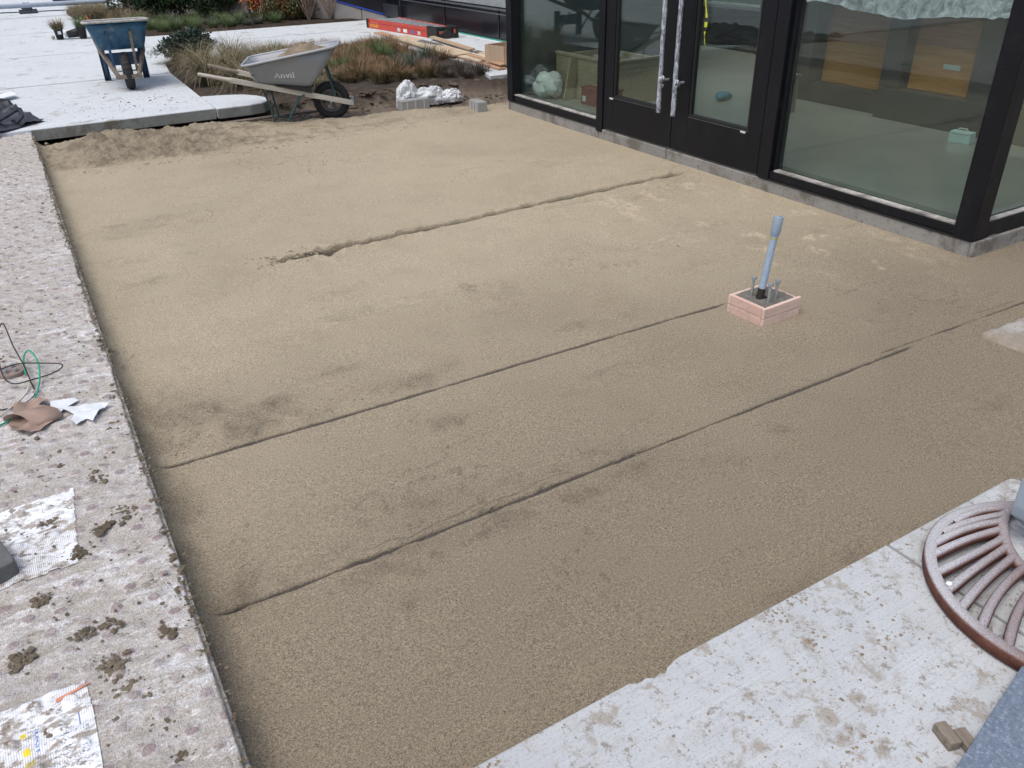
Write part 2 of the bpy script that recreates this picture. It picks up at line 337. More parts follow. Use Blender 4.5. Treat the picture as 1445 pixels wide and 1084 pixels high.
# screed line 1
def groove(xa, ya, xb, yb, hw, dep, jag=.25, d=.6, fade=.15, seed=0, lip=.3, pw=2.2):
    global Z, damp
    t = (X-xa)/(xb-xa); yc = ya+(yb-ya)*t + (.002 if hw < .02 else .006)*np.array(fbm(X*2.1, X*0+seed, seed, 3))
    wv = hw*(1+jag*fbm(X*9, Y*0+seed, seed+1, 5)*2)*ss(0,fade,t)*ss(0,fade,1-t)
    u = np.abs(Y-yc)/np.maximum(wv, 1e-4); m = np.clip(1-u**pw, 0, 1)*(t>0)*(t<1)
    Z -= dep*m; l_ = np.exp(-((u-1.5)/.5)**2)*(t>0)*(t<1)*(wv>hw*.4); Z += lip*dep*l_*np.clip(.6+fbm(X*20,Y*20,seed+2,2),0,1.3)
    damp = np.maximum(damp, m*d)  # groove beds coloured darker than the sand around them
groove(.05, 2.69, 2.82, 2.66, .011, .009, .3, .95, .04, 11, .15)
grey_t = np.maximum(0, damp-.02)
groove(.06, 1.85, 3.17, 1.868, .0088, .010, .45, 1.0, .03, 23, .3)
groove(2.94, 1.899, 4.6, 1.86, .007, .009, .5, 1.0, .06, 31, .2)
groove(3.66, 1.93, 4.02, 1.91, .006, .006, .5, .6, .1, 37, .2)
groove(1.0, 4.505, 4.29, 4.605, .034, .040, .26, .74, .05, 41, .30, 7)
groove(.98, 4.47, 1.75, 4.55, .058, .034, .9, .7, .4, 43, .4)
# dry scuffs near the doors
ds = (bump_at(X,Y,3.85,3.6,.55,.9)+.8*bump_at(X,Y,3.3,4.2,.6,.3)+.8*bump_at(X,Y,3.9,2.9,.3,.3))*ss(.10,.5, fbm(X*8, Y*5.5, 7, 4))*ss(-.25,.25,fbm(X*34,Y*30,3,3)); dry = np.clip(ds, 0, .6)
Z += dry*.004
# darker band along the left edge, sand wetter towards the foreground
groove_dark = np.minimum(damp, 1)
damp = np.maximum(damp, .12*np.exp(-(np.maximum(X-.05,0)/.10)**2)*ss(6.5,2,Y))
damp = np.minimum(damp,.55)
damp = np.clip(damp + .28*rdm*ss(0,.3,fbm(X*30,Y*36,4,2)) + .62*ss(3.9,.9, Y+.35*fbm(X*.8,Y*.8,3,3)-.12*X) + .10*ss(.0,.6,fbm(X*1.3,Y*1.6,2,5))  + .14*rough*ss(-.05,.4,fbm(X*26,Y*30,1,3)) + .25*bump_at(X,Y,5.0,1.9,.8,.6) + .10*sc_m*ss(0,.5,fbm(X*20,Y*30,2,2)), 0, 1)  # also shade painted into the colour beside the building corner
Z += .050*np.exp(-(np.maximum(X-.045,0)/.035)**1.5)*(.75+.5*fbm(Y*5,X*4,3,4))*ss(.9,1.0,Y)
# pile of loose sand along the far edge
foot = 7.30 + .2*np.exp(-(X/.5)**2) + .02*X + .10*fbm(X*2.6, Y*0, 3, 4) + .22*ss(3.6,4.5,X)
hgt = .125*ss(2.0,.9,X)*(.22+.78*ss(0.08,.65,X)) + .032*ss(4.4,1.2,X) + .008
prof = ss(foot-.02, foot+.75, Y)*ss(8.50+.06*fbm(X*4,Y*0,2,2)+.06*ss(.4,.8,X), 8.12, Y)
dune = (.45+.55*np.clip(.5+1.3*fbm(X*1.7, Y*2.4, 5, 3),0,1.4))
lump = ss(foot-.03, foot+.12, Y)*ss(8.7,8.4,Y)*np.clip(.25+hgt*6,0,1.1)
Z += prof*hgt*dune + lump*(.05*np.abs(fbm(X*6,Y*8,6,4))+.030*np.abs(fbm(X*19,Y*19,2,3))+.016*np.abs(fbm(X*47,Y*47,4,2)))*1.1
damp = np.clip(damp + lump*(.30+.65*ss(0,.35,fbm(X*9,Y*12,4,3))) , 0, 1)
end = 7.95 + .5*ss(3.0,.9,X) + .12*fbm(X*3.2, Y*3.2, 1, 4) - .25*ss(3.4,4.3,X)
Z -= .09*ss(end, end+.3, Y)
damp = np.minimum(damp, .60); damp = np.maximum(damp, np.minimum(groove_dark,.75))
me = grid_mesh('sand_bed', xs, ys, Z, SAND, {'damp': damp, 'dry': dry, 'track': groove_dark, 'rough': np.clip(rough*1.1 + .7*rdm + .35*sc_m*ss(0,.3,fbm(X*9,Y*14,2,3)) + .5*lump + .45*np.exp(-(np.maximum(X-.05,0)/.05)**2)*ss(-.2,.3,fbm(Y*3,X*9,4,3)), 0, 1)})
tag(link('sand_bed', me), kind='structure')
# coarse continuation of the sand outside the frame
b = MB().add([(6.6,-1,0),(9,-1,0),(9,2.37,0),(6.6,2.37,0)], [(0,1,2,3)]).add([(2.4,-4,0),(9,-4,0),(9,-1,0),(2.4,-1,0)], [(0,1,2,3)])
tag(b.build('sand_ground', SAND), kind='structure')
# --- dug soil and planting bed soil
xs2 = np.arange(-.05, 6.5, .03); ys2 = nonuni(7.3, 12.7, lambda y: .03, [])
X, Y = np.meshgrid(xs2, ys2)
Zs = -.035 + .02*fbm(X*3,Y*3,2,4) + .012*fbm(X*14,Y*14,3,3)
bank = 8.85 - .35*ss(3.9,4.8,X) + .10*fbm(X*2.3, Y*0+2, 5, 4)
rise = ss(bank-.10, bank+.12, Y)*ss(2.10, 2.4, X+.0*Y); rise = np.maximum(rise, ss(9.3,9.5,Y)*ss(1.68,1.76,X))
Zs += rise*(.12+.02*fbm(X*9,Y*9,4,3)) - .05*ss(1.8,1.6,X)
Zs -= .035*np.exp(-((Y-(bank-.18))/.1)**2)*ss(2.2,2.6,X)
me = grid_mesh('dug_soil', xs2, ys2, Zs, None, {'bed': rise})
n = NT('soil_mixed'); c = n.mix(n.rng(n.noise(4,6,.65),.35,.65), (.155,.125,.098), (.24,.20,.16)); c2 = n.mix(n.rng(n.noise(12,6,.7),.35,.65), (.045,.035,.028), (.10,.08,.066))
c = n.mix(n.attr('bed'), c, c2); c = n.mix(n.rng(n.noise(70,4,.75),.58,.68,0,.7), c, (.26,.23,.20)); c = n.mix(n.rng(n.noise(50,4,.75),.6,.7,0,.7), c, (.03,.025,.02))
me.materials.append(n.out(c, .95, n.bump(n.noise(50,6,.75), .9, .02), 0, .15))
tag(link('dug_soil', me), kind='structure')

# --- pavement: separate cast slabs
pv = empty('pavement', (0,8.7,0)); tag(pv, kind='structure')
def slab(poly, z0=.03, z1=.13, mat=CONC, parent=None, name='slab', bev=.006):
    off = parent.location if parent else Vector((0,0,0))
    return MB().prism([(x-off.x, y-off.y) for x,y in poly], z0, z1).build(name, mat, parent, bev)
slab([(-6,8.68),(1.675,8.68),(1.74,11.325),(-6,11.325)], parent=pv)
slab([(-6,11.375),(1.743,11.375),(1.84,12.3),(1.9,12.45),(5.02,12.6),(5.02,12.95),(4.4,12.97),(4.4,14.2),(-6,14.2)][:5]+[(5.02,14.2),(-6,14.2)], parent=pv)
slab([(-6,14.25),(6.44,14.25),(6.44,17.6),(-6,17.6)], parent=pv)
slab([(5.032,11.0),(6.44,11.0),(6.44,14.2),(5.032,14.2)], parent=pv)
slab([(4.80,8.66),(6.44,8.66),(6.44,10.99),(5.06,10.99),(5.03,9.4)], parent=pv)
slab([(-6,17.66),(14,17.66),(14,24),(-6,24)], parent=pv); slab([(-6,24.012),(14,24.012),(14,60),(-6,60)], parent=pv)
slab([(-30,8.68),(-6.012,8.68),(-6.012,60),(-30,60)], parent=pv)
MB().box((.035,8.677-8.7,.028),(1.672,8.6795-8.7,.122)).build('kerb_face', mat_conc('dark_kerb_face', (.30,.31,.30), (.20,.21,.20), stain=(.12,.10,.08), samt=1, broom=False), pv)  # front face coloured darker than the slab top
# short rounded kerb piece next to it
b = MB().prism([(1.687,8.66),(2.02,8.66),(2.16,8.70),(2.25,8.80),(2.27,8.95),(2.22,9.12),(2.12,9.27),(1.95,9.37),(1.70,9.44)], .03, .13)
tag(b.build('kerb', CONC, None, .012), 'short rounded concrete kerb end behind the legs of the grey wheelbarrow', 'kerb')
kb_ = bpy.data.objects['kerb']; MB().prism([(1.690,8.6585),(2.02,8.6585),(2.165,8.697),(2.255,8.797),(2.275,8.95),(2.2705,8.95),(2.2505,8.80),(2.161,8.7005),(2.02,8.6625),(1.690,8.6625)], .028, .119).build('kerb_face', bpy.data.materials['dark_kerb_face'], kb_, fixn=True)
# steel edge form lying under the kerb
b = MB().tube([(.07,8.52,-.005),(.9,8.55,.0),(1.9,8.56,.0),(2.75,8.60,.0),(3.1,8.62,-.02)], .016, 8)
tag(b.build('edging_pipe', simple('muddy_steel', (.16,.14,.125), .7, dirt=(.25,.2,.15))), 'long muddy steel pipe lying in the gap below the kerb', 'pipe')
# slab under the membrane on the left
tag(MB().prism([(-6,-4),(.047,-4),(.047,1.0),(.047,8.66),(-6,8.66)], -.2, .084).build('base_slab', simple('sandy_concrete', (.46,.43,.38), .95, var=.35, scale=40, bump=.5, dirt=(.12,.10,.08), dirt_amt=.3, dscale=20)), kind='structure')
xs3 = np.concatenate([np.arange(-3,-.75,.05), np.arange(-.75, .0545, .0052)]); ys3 = nonuni(.2, 8.67, lambda y: .03 if y < 1.15 else .0052+.0009*(y-1.2), [])
def memb_h(X, Y):
    nub = np.zeros_like(X); s = .083
    for par in (0,1):
        r = np.round((Y/s-par)/2)*2+par; xo = (par*.5)*s*1.05; c = np.round((X-xo)/(s*1.05)); 
        jx = (vn(c*3.7+r*1.3, r*2.1, 1)-.5)*.03; jy = (vn(c*2.7, r*3.3, 2)-.5)*.03
        d = np.hypot(X-(c*s*1.05+xo+jx), (Y-(r*s+jy))*1.15); nub = np.maximum(nub, ss(.022,.011,d))
    h = .100 + .0075*nub + .009*fbm(X*7,Y*15,3,4) + .006*fbm(X*26,Y*44,5,3) + .010*fbm(X*1.5,Y*1.5,2,2)
    ridge = 1-np.abs(fbm(X*5, Y*14, 6, 3))*3.2; h += .005*np.clip(ridge,0,1)
    h += .007*ss(1.72,1.685, Y + .012*fbm(X*6,Y*0,3,3) + .05*(X+.2)*0)      # overlap of the next sheet
    h += .020*np.exp(-((Y-7.8)/.5)**2)*ss(-.35,.05,X)*np.clip(.5+fbm(X*6,Y*6,3,4)*1.2,0,1)
    return h, nub, ridge
X, Y = np.meshgrid(xs3, ys3)
h, nub, ridge = memb_h(X, Y)
edge = .036 + .009*fbm(Y*4, Y*0, 4, 4) + .006*fbm(Y*26,Y*0,2,3)
h = np.where(X > edge, h-.07*ss(0,.007,X-edge), h); h -= .004*np.exp(-((X-edge+.022)/.003)**2)*np.clip(fbm(Y*3,Y*0,3,3)*3+.3,0,1)
dust = np.clip(.45 - .5*ridge*.8 + .9*np.exp(-((Y-7.8)/.6)**2) + .25*ss(-.1,.05,X)*0, -.5, 1)
dust = np.where(X > edge, 1, dust)
me = grid_mesh('dimpled_membrane', xs3, ys3, h, MEMB, {'nub': nub, 'dust': dust})
tag(link('dimpled_membrane', me), 'dirty pinkish grey dimpled matting dusted with sand along the left edge', 'matting')
def draped(name, poly, dz, mat, label, cat, group=None, step=.006):
    x0=min(p[0] for p in poly);x1=max(p[0] for p in poly);y0=min(p[1] for p in poly);y1=max(p[1] for p in poly)
    step=.0028;gx=np.arange(x0,x1+step,step);gy=np.arange(y0,y1+step,step);A,B=np.meshgrid(gx,gy);hh,_,_=memb_h(A,B)
    inside=np.zeros(A.shape,bool);n_=len(poly)
    for i in range(n_):
        xa,ya=poly[i];xb,yb=poly[(i+1)%n_]
        c=((ya>B)!=(yb>B))&(A<(xb-xa)*(B-ya)/(yb-ya+1e-12)+xa); inside^=c
    idx=-np.ones(A.shape,int);vs=[];
    for j in range(A.shape[0]):
        for i in range(A.shape[1]):
            if inside[j,i]: idx[j,i]=len(vs);vs.append((A[j,i],B[j,i],hh[j,i]+dz))
    fs=[(idx[j,i],idx[j,i+1],idx[j+1,i+1],idx[j+1,i]) for j in range(A.shape[0]-1) for i in range(A.shape[1]-1) if min(idx[j,i],idx[j,i+1],idx[j+1,i+1],idx[j+1,i])>=0]
    o=MB().add(vs,fs,True).build(name,mat); return tag(o,label,cat,group)
def mat_label(name, prints):
    n = NT(name); wv = n.t.nodes.new('ShaderNodeTexWave'); n.t.links.new(n.tc, wv.inputs[0]); wv.bands_direction='X'; wv.inputs['Scale'].default_value = 62; wv.inputs['Distortion'].default_value=.5
    c = n.mix(n.rng(wv.outputs['Fac'],.35,.8,0,.8), (.76,.79,.83), (.40,.38,.37))
    c = n.mix(n.rng(n.noise(5,3),.42,.58), c, (.80,.83,.87))
    if prints:
        sx = n.t.nodes.new('ShaderNodeSeparateXYZ'); n.t.links.new(n.tc, sx.inputs[0])
        def rect(x0,x1,y0,y1,col,c,tex=None):
            a = n.math('MULTIPLY', n.math('GREATER_THAN', sx.outputs[0], x0), n.math('LESS_THAN', sx.outputs[0], x1))
            b_ = n.math('MULTIPLY', n.math('GREATER_THAN', sx.outputs[1], y0), n.math('LESS_THAN', sx.outputs[1], y1)); m = n.math('MULTIPLY', a, b_)
            if tex is not None: m = n.math('MULTIPLY', m, tex)
            return n.mix(m, c, col)
        dots = n.rng(n.noise(230,1,.5),.52,.56)
        c = rect(-.378,-.366,1.585,1.60,(.75,.62,.05),c); c = rect(-.375,-.36,1.535,1.55,(.75,.62,.05),c); c = rect(-.372,-.352,1.502,1.516,(.75,.62,.05),c)
        c = rect(-.350,-.342,1.51,1.60,(.12,.22,.6),c,dots); 
        for k in range(6): c = rect(-.335,-.24,1.455+.017*k,1.461+.017*k,(.18,.2,.3),c,dots)
        c = rect(-.259,-.256,1.56,1.60,(.15,.22,.5),c)
    d = n.rng(n.noise(24, 8, .78, n.map((.7,1.3,1))), .50, .57); c = n.mix(n.math('MULTIPLY', d, .85), c, (.27,.225,.175))
    c = n.mix(n.rng(n.noise(26,5,.75),.58,.62,0,.9), c, (.19,.155,.115))
    return n.out(c, .8, n.bump(n.noise(90,4,.7), .4, .003), 0, .3)
draped('printed_label', [(-.75,2.50),(-.178,2.558),(-.205,2.16),(-.50,2.15),(-.75,2.10)], .003, mat_label('woven_white_print', False), 'worn white striped printed panel on the matting, partly under the grey stone corner', 'label')
draped('printed_label', [(-.75,1.69),(-.234,1.692),(-.226,1.60),(-.226,1.38),(-.75,1.36)], .003, mat_label('woven_white_print_text', True), 'white printed panel with small yellow and blue marks at the bottom left corner', 'label')

# --- near slab at the bottom right
ns = empty('corner_slab', (1.2,.5,0)); tag(ns, kind='structure')
CH = [(.88,1.004),(.905,.992),(.925,.996),(.945,.985),(.962,.990),(.975,.982),(.990,.993),(1.012,1.000),(1.03,1.004)]
slab([(.065,-3),(1.812,-3),(1.812,1.003)]+CH[::-1]+[(.46,1.003),(.065,1.003)], -.08, .1, CONC2, ns, bev=.004)
slab([(1.822,-3),(2.43,-3),(2.43,.985),(2.418,1.0),(2.40,1.005),(1.822,1.003)], -.08, .1, CONC2, ns, bev=.006)

# ================================================================ BUILDING
bd = empty('glass_building', (4.33,4.9,0))
tag(bd, 'black framed glass shopfront building with double doors on a concrete curb', 'building')
class BB(MB):
    def build(s, name, mat=None, parent=None, bevel=0, seg=1, fixn=False):
        o = super().build(name, mat, None, bevel, seg, fixn)
        o.parent = parent or bd; o.matrix_parent_inverse = Matrix.Translation(-bd.location); return o
def sub(o, parent):    # child with geometry in world coordinates
    o.parent = parent; o.matrix_parent_inverse = Matrix.Identity(4); return o
XF = 4.33; YC = 2.386; YE = 7.46; ZT = 3.15
# curb with rough top
b = BB(); 
for (p,q) in [((4.345,2.40),(4.345,4.985)),((4.345,4.995),(4.345,5.9)),((4.345,5.91),(4.345,7.44))]: b.box((4.345,p[1],-.15),(4.60,q[1],.083))
b.build('curb', CURB, None, .006)
BB().box((4.345,2.375,-.15),(9.0,2.398,.0835)).build('curb', CURB, None, .004)
BB().box((4.60,2.44,-.15),(6.5,7.45,.12)).box((6.5,2.44,-.15),(12.5,13.4,.12)).build('floor', simple('polished_concrete_floor', (.27,.28,.25), .28, var=.12, scale=2.2, bump=.03, spec=.45))
BB().box((4.345,7.44,-.15),(12.5,7.46,.085)).build('curb', CURB)
# windows
def bars(b, lst):
    for a_, c_ in lst: b.box(a_, c_)
    return b
w1 = bars(BB(), [((4.33,7.36,.095),(4.44,7.46,ZT)), ((4.345,5.93,.095),(4.44,7.36,.150)), ((4.335,5.845,.06),(4.44,5.93,ZT)), ((4.345,5.93,3.0),(4.44,7.36,ZT))]).build('window', FRAME, None, .003)
sub(BB().box((4.405,5.932,.152),(4.417,7.358,2.998)).build('pane', GLASS), w1)
sub(BB().box((4.352,5.935,.151),(4.403,7.355,.160)).build('sill', simple('dusty_pale_sill', (.42,.40,.37), .6, var=.3, scale=20, dirt=(.12,.11,.10))), w1)
sub(BB().box((4.338,5.935,.086),(4.46,7.45,.094)).build('flashing', BLACK), w1)
w2 = bars(BB(), [((4.335,3.90,.088),(4.44,3.99,ZT)), ((4.345,2.506,.095),(4.44,3.90,.148)), ((4.345,2.506,3.0),(4.44,3.90,ZT)), ((4.37,3.875,.148),(4.44,3.90,3.0))]).build('window', FRAME, None, .003)
sub(BB().box((4.405,2.506,.150),(4.417,3.873,2.998)).build('pane', GLASSD), w2)
sub(BB().box((4.352,2.508,.149),(4.403,3.870,.158)).build('sill', bpy.data.materials['dusty_pale_sill']), w2)
sub(BB().box((4.338,2.40,.084),(4.46,3.99,.093)).build('flashing', BLACK), w2)
w3 = bars(BB(), [((4.46,2.395,.095),(8.9,2.47,.175)), ((4.46,2.395,3.0),(8.9,2.47,ZT)), ((7.1,2.395,.175),(7.2,2.47,3.0)), ((8.9,2.38,.095),(9.0,2.47,ZT))]).build('window', FRAME, None, .003)
sub(BB().box((4.462,2.44,.177),(7.098,2.452,2.998)).build('pane', GLASS), w3); sub(BB().box((7.202,2.44,.177),(8.898,2.452,2.998)).build('pane', GLASS), w3)
sub(BB().box((4.465,2.40,.176),(7.09,2.438,.183)).build('sill', bpy.data.materials['dusty_pale_sill']), w3)
BB().box((4.328,2.384,.094),(4.452,2.505,ZT)).box((4.36,2.392,.02),(4.50,2.41,.093)).build('corner_column', FRAME, None, .004)
# doors
def door(y0, y1, gy0, gy1, hy, ty):
    d = bars(BB(), [((4.345,y0,.098),(4.395,gy0,2.35)), ((4.345,gy1,.098),(4.395,y1,2.35)), ((4.345,gy0,.098),(4.395,gy1,.372)), ((4.345,gy0,2.2),(4.395,gy1,2.35))]).build('door', FRAME, None, .003)
    sub(bars(BB(), [((4.352,gy0,.372),(4.388,gy0+.018,2.2)), ((4.352,gy1-.018,.372),(4.388,gy1,2.2)), ((4.352,gy0+.018,.372),(4.388,gy1-.018,.388))]).build('gasket', BLACK), d)
    sub(BB().box((4.366,gy0+.018,.388),(4.376,gy1-.018,2.2)).build('pane', GLASS), d)
    b = BB(); rnd = random.Random(int(y0*100)); pts = []; rs = []
    for k in range(60):
        z = .37+k*.03; pts.append((4.262+rnd.uniform(-.001,.001), hy+rnd.uniform(-.002,.002), z)); rs.append(.0165+rnd.uniform(0,.003))
    b.tube(pts, rs, 10); 
    wr = sub(b.build('handle', PLASTICW), d)
    [sub(BB().tube([(4.262,hy,zz),(4.345,hy,zz)], .011, 8).build('handle_standoff', ZINC), d) for zz in (.605,1.9)]
    kb = BB(); 
    for k in range(7): kb.blob((4.262+rnd.uniform(-.02,.01), hy-.012+rnd.uniform(-.02,.012), .60+rnd.uniform(-.03,.03)), .014, k, 1, 1.2, .5)
    sub(kb.build('plastic_knot', PLASTICW), d)
    sub(BB().box((4.3435,ty-.024,.352),(4.345,ty+.024,.366)).build('sticker', STICK), d)
    sub(BB().box((4.3437,gy0,.366),(4.345,gy1,.3685)).build('trim_line', STEEL), d)
    return d
n = NT('crumpled_clear_plastic_wrap'); f = n.noise(14, 6, .75, n.map((3,3,1)), 1.2); c = n.mix(n.rng(f,.42,.62), (.12,.13,.16), (.62,.67,.74))
PLASTICW = n.out(c, .25, n.bump(f, .6, .006), 0, .6)
door(4.952, 5.838, 5.115, 5.71, 5.018, 5.73); door(4.02, 4.944, 4.145, 4.77, 4.845, 4.19)
BB().box((4.352,4.02,2.36),(4.44,5.84,2.45)).box((4.352,4.02,3.0),(4.44,5.84,ZT)).box((4.345,3.992,.088),(4.44,4.016,ZT)).build('door_head', FRAME, None, .003)
BB().box((4.39,4.03,2.452),(4.40,5.835,2.998)).build('pane', GLASS)
BB().box((4.36,4.02,.084),(4.46,5.84,.096)).build('threshold', STEEL)
# unseen overhead beams with made-up openings that let light onto the interior
for a_,c_ in [((4.25,2.30,ZT+.002),(12.6,2.75,3.6)),((4.25,2.752,ZT+.002),(4.75,7.56,3.6)),((4.752,7.1,ZT+.002),(6.5,7.56,3.6)),((6.502,7.3,ZT+.002),(6.9,20.5,3.6)),((12.2,2.752,ZT+.002),(12.6,20.5,3.6)),((6.902,13.2,ZT+.002),(12.198,20.5,3.6)),((4.752,4.9,ZT+.01),(12.198,5.1,3.4)),((8.9,2.752,ZT+.012),(9.1,4.898,3.4))]:
    BB().box(a_,c_).build('opened_roof', BLACKP)
BB().box((12.4,2.5,.12),(12.5,13.3,.9)).build('interior_wall', simple('unseen_dark_green_wall', (.05,.09,.08), .6))  # base of the unseen far wall
for y in (2.5,5.1,7.8,10.5,13.15): BB().box((12.38,y,.9),(12.5,y+.15,3.1)).build('unseen_wall_post', FRAME)  # unseen far wall left open above its base to bring light inside
BB().box((6.52,13.3,.12),(12.5,13.4,3.1)).build('interior_wall', simple('dark_wall', (.06,.07,.07), .6))
# set-back side of the building behind the ladder
BB().box((4.47,7.40,.12),(6.50,7.455,3.1)).build('interior_wall', bpy.data.materials['dark_wall'])
BB().box((6.45,7.46,.17),(6.52,20.5,3.14)).build('cladding_panel', BLACKP)
for y in (9.9, 11.3, 13.1, 14.9, 16.9): BB().box((6.438,y,.18),(6.449,y+.03,3.1)).build('panel_joint', STEEL if y==14.9 else BLACK)
BB().box((6.40,7.47,.50),(6.448,15.6,.515)).build('trim_rail', STEEL); BB().box((6.38,7.47,.56),(6.448,15.6,.578)).build('trim_rail', STEEL)
BB().box((6.42,7.47,.60),(6.448,15.6,.74)).build('trim_rail', simple('pale_sill_board', (.30,.33,.34), .4)); 
BB().box((6.36,14.85,.20),(6.447,15.9,.40)).build('vent_box', simple('dark_vent', (.03,.033,.04), .4), None, .004)
simple('blue_tape', (.02,.06,.35), .4)
BB().box((6.40,8.7,.131),(6.448,13.6,.150)).build('base_strip', simple('teal_strip', (.06,.33,.27), .5))
BB().box((6.36,8.7,.131),(6.40,13.6,.139)).build('base_strip', WHITE)
# concrete retaining wall behind the far bed
rw = empty('retaining_wall', (3,18.4,.13)); tag(rw, 'long pale cast concrete wall behind the orange and red shrubs', 'wall')
WALLC = mat_conc('board_marked_concrete', (.38,.36,.34), (.29,.275,.26), samt=.5, broom=False)
WPT = [((6.44,15.50),(5.98,15.64),.17,.31),((5.97,15.644),(5.50,15.79),.31,.47),((5.49,15.80),(5.10,16.55),1.1,1.1),((5.09,16.56),(4.6,17.35),1.1,1.1),((4.59,17.36),(4.0,18.25),1.1,1.1),((3.99,18.26),(3.3,19.3),1.1,1.1),((3.29,19.31),(2.5,20.5),1.1,1.1)]
for (xa,ya),(xb,yb),za,zb in WPT:
    d = Vector((xb-xa, yb-ya, 0)).normalized(); nx, ny = -d.y*-.18, d.x*-.18
    MB().prism([(xa-3,ya-18.4),(xb-3,yb-18.4),(xb-3+nx,yb-18.4+ny),(xa-3+nx,ya-18.4+ny)], -.05, [za-.13,zb-.13,zb-.13,za-.13]).build('wall_panel', WALLC, rw, .006, fixn=True)
BB().prism([(6.449,15.495),(5.50,15.785),(5.53,15.88),(6.449,15.60)], [.20,.50,.50,.20], 3.1).build('cladding_panel', BLACKP, None, 0, fixn=True)
BB().prism([(6.449,15.488),(5.50,15.778),(5.50,15.784),(6.449,15.494)], [.175,.475,.475,.175], [.205,.505,.505,.205]).build('tape_strip', bpy.data.materials['blue_tape'], None, 0, fixn=True)
# distant steel rail at the top left
rl = empty('low_rail', (2.2,21.15,.13)); tag(rl, 'pale blue grey metal rail lying low across the far pavement', 'rail')
GR = simple('grey_blue_pipe', (.28,.34,.42), .4, var=.1)
MB().tube([(-6,.1,.25),(.06,0,.225)], .045, 10).build('top_tube', GR, rl); MB().tube([(-6,.1,.175),(.0,0,.09)], .012, 6).build('lower_tube', DGREEN, rl)
MB().tube([(.06,0,.22),(.13,0,0)], .018, 6).build('leg', GR, rl); MB().tube([(-.02,0,.22),(.02,0,0)], .018, 6).build('leg', GR, rl)
b = MB().blob((0,0,.12), .14, 3, 2, .8, .2).box((-.18,-.1,0),(.18,.1,.08)); o = b.build('rubble_sack', simple('dark_sack', (.05,.05,.06), .8)); o.location = (.75,22.3,.13); tag(o, 'small dark bundle beyond the rail at the far left', 'sack')
b = MB().box((-1.1,-.2,0),(1.1,.2,.16)).box((-1.0,-.15,.162),(1.0,.15,.24)); o = b.build('steel_bench_base', simple('dark_blue_base', (.02,.025,.05), .5), None, .01); o.location = (2.6,26,.13); tag(o, 'dark low platform in the distance above the blue wheelbarrow', 'platform')

# ================================================================ INTERIOR THINGS (seen through the glass)
ct = empty('counter', (6.9,4.7,.12)); tag(ct, 'long dark unfinished counter with brown wood panels draped in clear plastic inside the right window', 'counter')
DK = simple('dark_grey_base', (.05,.05,.05), .6, var=.2, scale=5)
def cb(a, c, name, m, bev=.003): return MB().box((a[0]-6.9,a[1]-4.7,a[2]-.12),(c[0]-6.9,c[1]-4.7,c[2]-.12)).build(name, m, ct, bev)
cb((6.46,2.9,.121),(7.4,4.72,.37),'base',DK); cb((6.56,4.74,.121),(7.4,5.9,.30),'base',DK)
BRW = mat_wood('brown_panel', (.42,.19,.05), (.62,.32,.10), .5, axis=1); BRP = mat_wood('dark_brown_panel', (.30,.13,.08), (.42,.21,.13), .5, axis=1)
cb((6.60,3.97,.372),(6.63,4.54,.72),'wood_panel',BRW); cb((6.60,3.97,.722),(6.63,4.54,1.02),'wood_panel',BRP)
cb((6.66,4.74,.302),(6.69,5.5,.66),'wood_panel',BRW); cb((6.66,4.74,.662),(6.69,5.5,.98),'wood_panel',BRP)
for y in (2.95,3.75,4.56,5.52): cb((6.50,y,.372 if y<4.7 else .302),(6.70,y+.19,1.04),'post',DK)
cb((6.57,2.96,.372),(6.59,3.75,1.02),'back_panel',simple('slate_panel', (.05,.065,.065), .4)); cb((6.50,2.9,1.05),(7.4,5.9,1.09),'top',DK)
cb((6.595,4.10,.56),(6.599,4.25,.60),'paper_note',STICK)
xs_=np.linspace(6.42,7.3,50); ys_=np.linspace(2.9,5.75,140); A,B=np.meshgrid(xs_,ys_)
hz = 1.10+.04*fbm(A*5,B*3,2,4)+.02*np.abs(fbm(A*12,B*9,3,3)) - .13*ss(6.50,6.43,A)*(1+.5*fbm(B*3,B*0,4,3))
n = NT('clear_plastic_sheet'); f=n.noise(7,6,.7,None,1.5); c=n.mix(n.rng(f,.4,.65),(.16,.18,.20),(.55,.60,.64))
tag(link('plastic_sheet', grid_mesh('plastic_sheet', xs_, ys_, hz, n.out(c,.15,n.bump(f,.5,.02),0,.8))), 'crumpled pale plastic sheet lying over the top of the counter', 'plastic sheet')
def place(o, loc, rz=0): o.location = loc; o.rotation_euler = (0,0,rz); return o
cy = empty('small_box', (6.22,3.72,.12), .15); cy.scale = (.8,.8,.8); tag(cy, 'small pale cyan box on the floor inside the right window', 'box')
CYM = simple('pale_cyan_card', (.50,.66,.64), .5, var=.06)
MB().box((-.06,-.10,0),(.06,.10,.085)).build('body', CYM, cy, .006); MB().box((-.062,-.102,.087),(.05,.102,.105)).build('lid', CYM, cy, .004); MB().tube([(0,-.05,.105),(0,-.03,.13),(0,.04,.13),(0,.06,.105)], .006, 6).build('handle', STICK, cy)
bn = empty('wooden_bin', (4.95,7.0,.12)); tag(bn, 'pale brown plywood bin with a thick rim inside the left window', 'bin')
BINM = mat_wood('dusty_plywood', (.30,.255,.17), (.40,.34,.24), axis=1)
def bnb(a, c, name, m=BINM): return MB().box((a[0]-4.95,a[1]-7.0,a[2]-.12),(c[0]-4.95,c[1]-7.0,c[2]-.12)).build(name, m, bn, .004)
